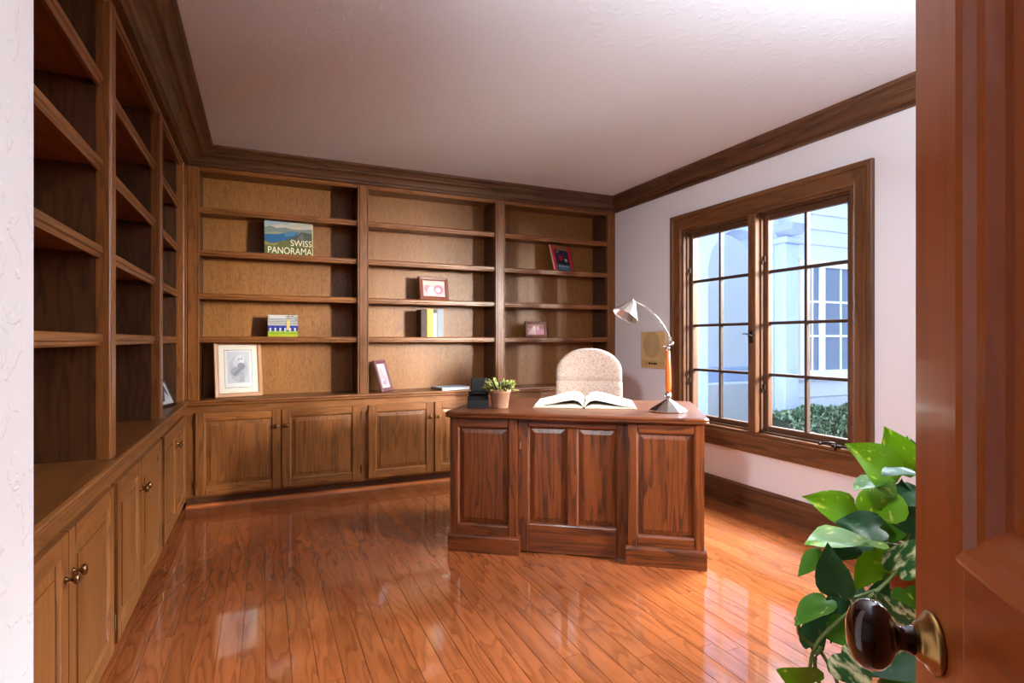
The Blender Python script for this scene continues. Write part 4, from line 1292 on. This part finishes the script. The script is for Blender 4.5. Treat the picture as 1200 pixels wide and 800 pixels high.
LM = [leaf_mat('leaf_lit', srgb(104, 158, 20), srgb(200, 214, 70), 0.02), leaf_mat('leaf_mid', srgb(74, 128, 34), srgb(160, 186, 60), 0.0),  # lit and shaded leaves are put into separate greens
      leaf_mat('leaf_dark', srgb(34, 74, 40), srgb(70, 110, 60), 0.0), leaf_mat('leaf_variegated', srgb(52, 96, 50), srgb(216, 220, 170), 0.14)]


def leaf_mesh(Ln, Wd, mat, curl, rr):
    """heart-shaped leaf along +X from the base notch, folded at the midrib and drooping at the tip"""
    prof = [(-0.10, 0.26), (0.00, 0.43), (0.15, 0.50), (0.32, 0.49), (0.50, 0.42), (0.68, 0.30), (0.84, 0.155), (0.94, 0.055)]
    mb = MB()
    rows = []
    for t, hw in prof:
        row = []
        for s in (-1, -0.5, 0, 0.5, 1):
            x = t * Ln if s else max(t, 0.0) * Ln
            y = s * hw * Wd
            z = abs(s) * hw * Wd * 0.34 - curl * Ln * max(t, 0) ** 2 - abs(s) ** 2 * hw * Wd * 0.16 + 0.02 * Ln * math.sin(9 * t + 3 * s + rr)
            row.append(mb.bm.verts.new((x, y, z)))
        rows.append(row)
    tip = mb.bm.verts.new((Ln, 0, -curl * Ln))
    for a, b in zip(rows[:-1], rows[1:]):
        for i in range(4):
            f = mb.bm.faces.new((a[i], a[i + 1], b[i + 1], b[i]))
            f.smooth = True
    for i in range(4):
        f = mb.bm.faces.new((rows[-1][i], rows[-1][i + 1], tip))
        f.smooth = True
    return mb.mesh('leaf', mat)


LEAVES = [
    (1.416,0.853,0.809,1.273,0.852,0.901,0.103,0),
    (1.498,0.882,0.803,1.429,0.869,0.922,0.108,0),
    (1.559,0.898,0.812,1.534,0.888,0.896,0.067,3),
    (1.403,0.793,0.833,1.268,0.788,0.853,0.031,2),
    (1.379,0.87,0.805,1.271,0.853,0.798,0.021,1),
    (1.369,0.852,0.717,1.424,0.893,0.799,0.097,0),
    (1.283,0.869,0.734,1.141,0.867,0.792,0.064,0),
    (1.304,0.816,0.715,1.181,0.827,0.742,0.051,2),
    (1.337,0.867,0.663,1.132,0.871,0.692,0.056,0),
    (1.185,0.837,0.58,1.138,0.825,0.697,0.069,2),
    (1.2,0.885,0.648,1.131,0.894,0.606,0.024,1),
    (1.19,0.867,0.545,1.097,0.876,0.516,0.031,1),
    (1.176,0.896,0.427,1.179,0.872,0.529,0.048,2),
    (1.13,0.85,0.38,1.023,0.855,0.429,0.064,0),
    (1.164,0.813,0.458,1.184,0.76,0.411,0.085,3),
    (1.306,0.749,0.501,1.195,0.755,0.607,0.07,3),
    (1.468,0.83,0.7,1.374,0.85,0.732,0.058,2),
    (1.511,0.854,0.761,1.393,0.863,0.751,0.064,2),
    (1.359,0.813,0.607,1.363,0.767,0.694,0.067,3),
    (1.372,0.873,0.631,1.389,0.843,0.583,0.054,0),
    (1.396,0.884,0.602,1.33,0.892,0.536,0.055,0),
    (1.216,0.877,0.487,1.228,0.828,0.449,0.059,1),
    (1.403,0.793,0.413,1.264,0.812,0.387,0.087,2),
    (1.424,0.805,0.33,1.302,0.817,0.325,0.08,1),
    (1.278,0.893,0.525,1.235,0.891,0.428,0.045,2),
    (1.345,0.885,0.484,1.278,0.893,0.442,0.054,3),
    (1.448,0.883,0.518,1.369,0.896,0.495,0.047,2),
    (1.485,0.91,0.611,1.42,0.917,0.707,0.053,1),
    (1.441,0.842,0.536,1.446,0.818,0.473,0.063,1),
    (1.345,0.907,0.634,1.278,0.915,0.61,0.051,2),
    (1.394,0.907,0.378,1.345,0.907,0.459,0.052,1),
    (1.505,0.901,0.678,1.444,0.906,0.619,0.062,1),
    (1.53,0.89,0.7,1.475,0.87,0.789,0.057,2),
    (1.5,0.969,0.612,1.418,0.973,0.579,0.052,2),
    (1.551,0.946,0.528,1.583,0.898,0.545,0.06,2),
    (1.507,0.966,0.58,1.53,0.922,0.546,0.068,2),
    (1.592,0.927,0.297,1.584,0.898,0.242,0.062,2),
    (1.617,0.916,0.275,1.527,0.924,0.227,0.057,2),
    (1.544,0.949,0.578,1.449,0.959,0.578,0.068,2),
    (1.597,0.925,0.655,1.545,0.916,0.581,0.056,2),
    (1.494,0.972,0.467,1.446,0.96,0.402,0.055,2),
    (1.593,0.927,0.639,1.635,0.875,0.625,0.056,2),
    (1.566,0.939,0.342,1.583,0.898,0.289,0.052,1),
    (1.564,0.94,0.459,1.563,0.908,0.4,0.061,2),
    (1.552,0.945,0.25,1.572,0.903,0.226,0.055,2),
    (1.561,0.941,0.551,1.498,0.937,0.499,0.059,1),
    (1.52,0.96,0.621,1.557,0.91,0.649,0.063,2),
    (1.515,0.83,0.723,1.65,0.813,0.733,0.065,0),
    (1.576,0.803,0.78,1.552,0.857,0.741,0.065,1),
    (1.585,0.799,0.884,1.703,0.789,0.854,0.073,2),
    (1.734,0.732,0.561,1.713,0.785,0.512,0.076,0),
    (1.524,0.826,0.858,1.612,0.83,0.763,0.059,0),
    (1.633,0.777,0.554,1.649,0.814,0.467,0.074,2),
    (1.684,0.754,0.654,1.816,0.738,0.647,0.061,3),
    (1.621,0.783,0.764,1.584,0.843,0.718,0.066,1),
    (1.622,0.782,0.872,1.667,0.806,0.779,0.061,1),
    (1.604,0.79,0.739,1.606,0.833,0.633,0.063,0),
    (1.732,0.732,0.658,1.855,0.721,0.701,0.073,0),
    (1.621,0.782,0.836,1.692,0.795,0.725,0.076,1),
    (1.586,0.798,0.511,1.659,0.809,0.586,0.074,1),
    (1.657,0.766,0.495,1.694,0.793,0.369,0.077,0),
    (1.703,0.746,0.728,1.699,0.791,0.776,0.065,1),
    (1.682,0.755,0.735,1.79,0.75,0.806,0.071,3),
]
VINES = [[(1.584, 0.843, 0.619), (1.464, 0.831, 0.624), (1.282, 0.804, 0.581), (1.202, 0.84, 0.513), (1.139, 0.857, 0.456), (1.127, 0.863, 0.373), (1.123, 0.864, 0.277)], [(1.584, 0.843, 0.663), (1.483, 0.867, 0.735), (1.412, 0.855, 0.805)], [(1.584, 0.843, 0.575), (1.423, 0.872, 0.634), (1.297, 0.874, 0.727)], [(1.483, 0.867, 0.626), (1.347, 0.873, 0.658)], [(1.158, 0.871, 0.445), (1.127, 0.885, 0.469), (1.122, 0.887, 0.502), (1.108, 0.882, 0.513)], [(1.167, 0.867, 0.439), (1.184, 0.848, 0.396), (1.202, 0.84, 0.348)], [(1.507, 0.856, 0.518), (1.441, 0.842, 0.473), (1.388, 0.8, 0.453), (1.322, 0.83, 0.342)], [(1.292, 0.81, 0.577), (1.238, 0.835, 0.557), (1.196, 0.842, 0.574)], [(1.452, 0.859, 0.591), (1.503, 0.858, 0.691), (1.532, 0.866, 0.729)], [(1.17, 0.865, 0.445), (1.148, 0.864, 0.416), (1.157, 0.86, 0.367)]]
proot = Vector((1.60, 0.86, 0.0))
pl = thing('pothos_plant', 'trailing green variegated pothos vine beside the open door', 'potted plant', proot)
lr = random.Random(5)
camdir = Vector((-0.86, -0.5, 0.0)).normalized()
for (bx, by, bz, tx, ty, tz, wd, kind) in LEAVES:
    b, t = Vector((bx, by, bz)), Vector((tx, ty, tz))
    d = t - b
    ln = d.length
    d.normalize()
    edge = wd / ln < 0.36
    nrm = Vector((-0.80 + lr.uniform(-0.3, 0.3), -0.45 + lr.uniform(-0.3, 0.3), 0.30 + lr.uniform(-0.15, 0.3)))
    if edge:
        nrm = Vector((-0.18, -0.10, 1.0))
        wd = max(wd * 2.0, ln * 0.5)
    yv = nrm.cross(d).normalized()
    zv = d.cross(yv).normalized()
    me = leaf_mesh(ln * 1.04, max(wd * 1.12, ln * 0.55), LM[kind], lr.uniform(0.02, 0.14), lr.uniform(0, 6))
    o = bpy.data.objects.new('leaf', me)
    COL.objects.link(o)
    o.parent = pl
    M3 = Matrix((d, yv, zv)).transposed()
    o.rotation_euler = M3.to_euler()
    o.location = b - proot
STEM = plain('vine_stem', srgb(92, 110, 50), 0.5)
for v in VINES:
    pts = [Vector(p) - proot for p in v]
    fine = []
    for i in range(len(pts) - 1):
        p0, p1, p2, p3 = pts[max(i - 1, 0)], pts[i], pts[i + 1], pts[min(i + 2, len(pts) - 1)]
        for k in range(5):
            s = k / 5
            fine.append(0.5 * ((2 * p1) + (p2 - p0) * s + (2 * p0 - 5 * p1 + 4 * p2 - p3) * s * s + (3 * p1 - p0 - 3 * p2 + p3) * s ** 3))
    fine.append(pts[-1])
    MB().tube(fine, 0.0042, 7).build('vine', STEM, pl)
MB().lathe([(0.085, 0.42), (0.09, 0.425), (0.115, 0.60), (0.122, 0.60), (0.124, 0.635), (0.112, 0.635), (0.110, 0.61), (0, 0.61)], 28).build('pot', plain('terracotta', srgb(168, 96, 66), 0.8), pl)
st = thing('plant_stand', 'small round wooden plant stand mostly hidden behind the door', 'stand', proot)
MB().lathe([(0.0, 0.385), (0.13, 0.385), (0.135, 0.39), (0.135, 0.412), (0.13, 0.419), (0, 0.419)], 28).build('stand_top', TRIM['x'], st)
for k in range(3):
    a = R(120 * k + 40)
    MB().tube([(0.08 * math.cos(a), 0.08 * math.sin(a), 0.386), (0.14 * math.cos(a), 0.14 * math.sin(a), 0.0)], [0.016, 0.011], 10).build('leg', TRIM['z'], st)

# ------------------------------------------------------------------ unseen added lamps: ceiling fill and frontal light
ul = thing('floor_lamp', 'made-up bronze uplighter floor lamp, unseen behind the open door', 'lamp', (1.55, 0.0, 0.0))
MB().lathe([(0.13, 0.0), (0.13, 0.012), (0.04, 0.03), (0.012, 0.05), (0.012, 1.70)], 24).build('base', DARKMETAL, ul)
MB().lathe([(0.014, 1.69), (0.05, 1.70), (0.11, 1.74), (0.15, 1.80), (0.146, 1.80), (0.106, 1.745), (0.04, 1.71), (0.0, 1.705)], 28).build('lamp_shade', WHITEP, ul)
ld = bpy.data.lights.new('fill_uplight', 'POINT')  # added fill light for the ceiling, no such lamp known
ld.energy = 360
ld.color = (0.82, 0.91, 1.0)
ld.shadow_soft_size = 0.03
lo = bpy.data.objects.new('fill_uplight', ld)
COL.objects.link(lo)
lo.location = (1.55, 0.0, 1.755)

ws = thing('added_sconce', 'made-up box-shaped white sconce, unseen on the entry wall', 'lamp', (-0.38, 0.64, 1.62))
MB().box(0.0005, 0.012, -0.06, 0.06, 0.02, 0.28, bev=0.003).build('backplate', BRASS, ws)
MB().box(0.012, 0.06, -0.15, 0.15, 0.0, 0.30, bev=0.006).build('lamp_shade', WHITEP, ws)
area('added_front_light', (-0.30, 0.66, 1.77), (3.0, 3.0, 0.9), 0.24, 0.24, 22, (0.97, 0.97, 1.0), 85)  # stands in for a frontal flash; the sconce body is made up
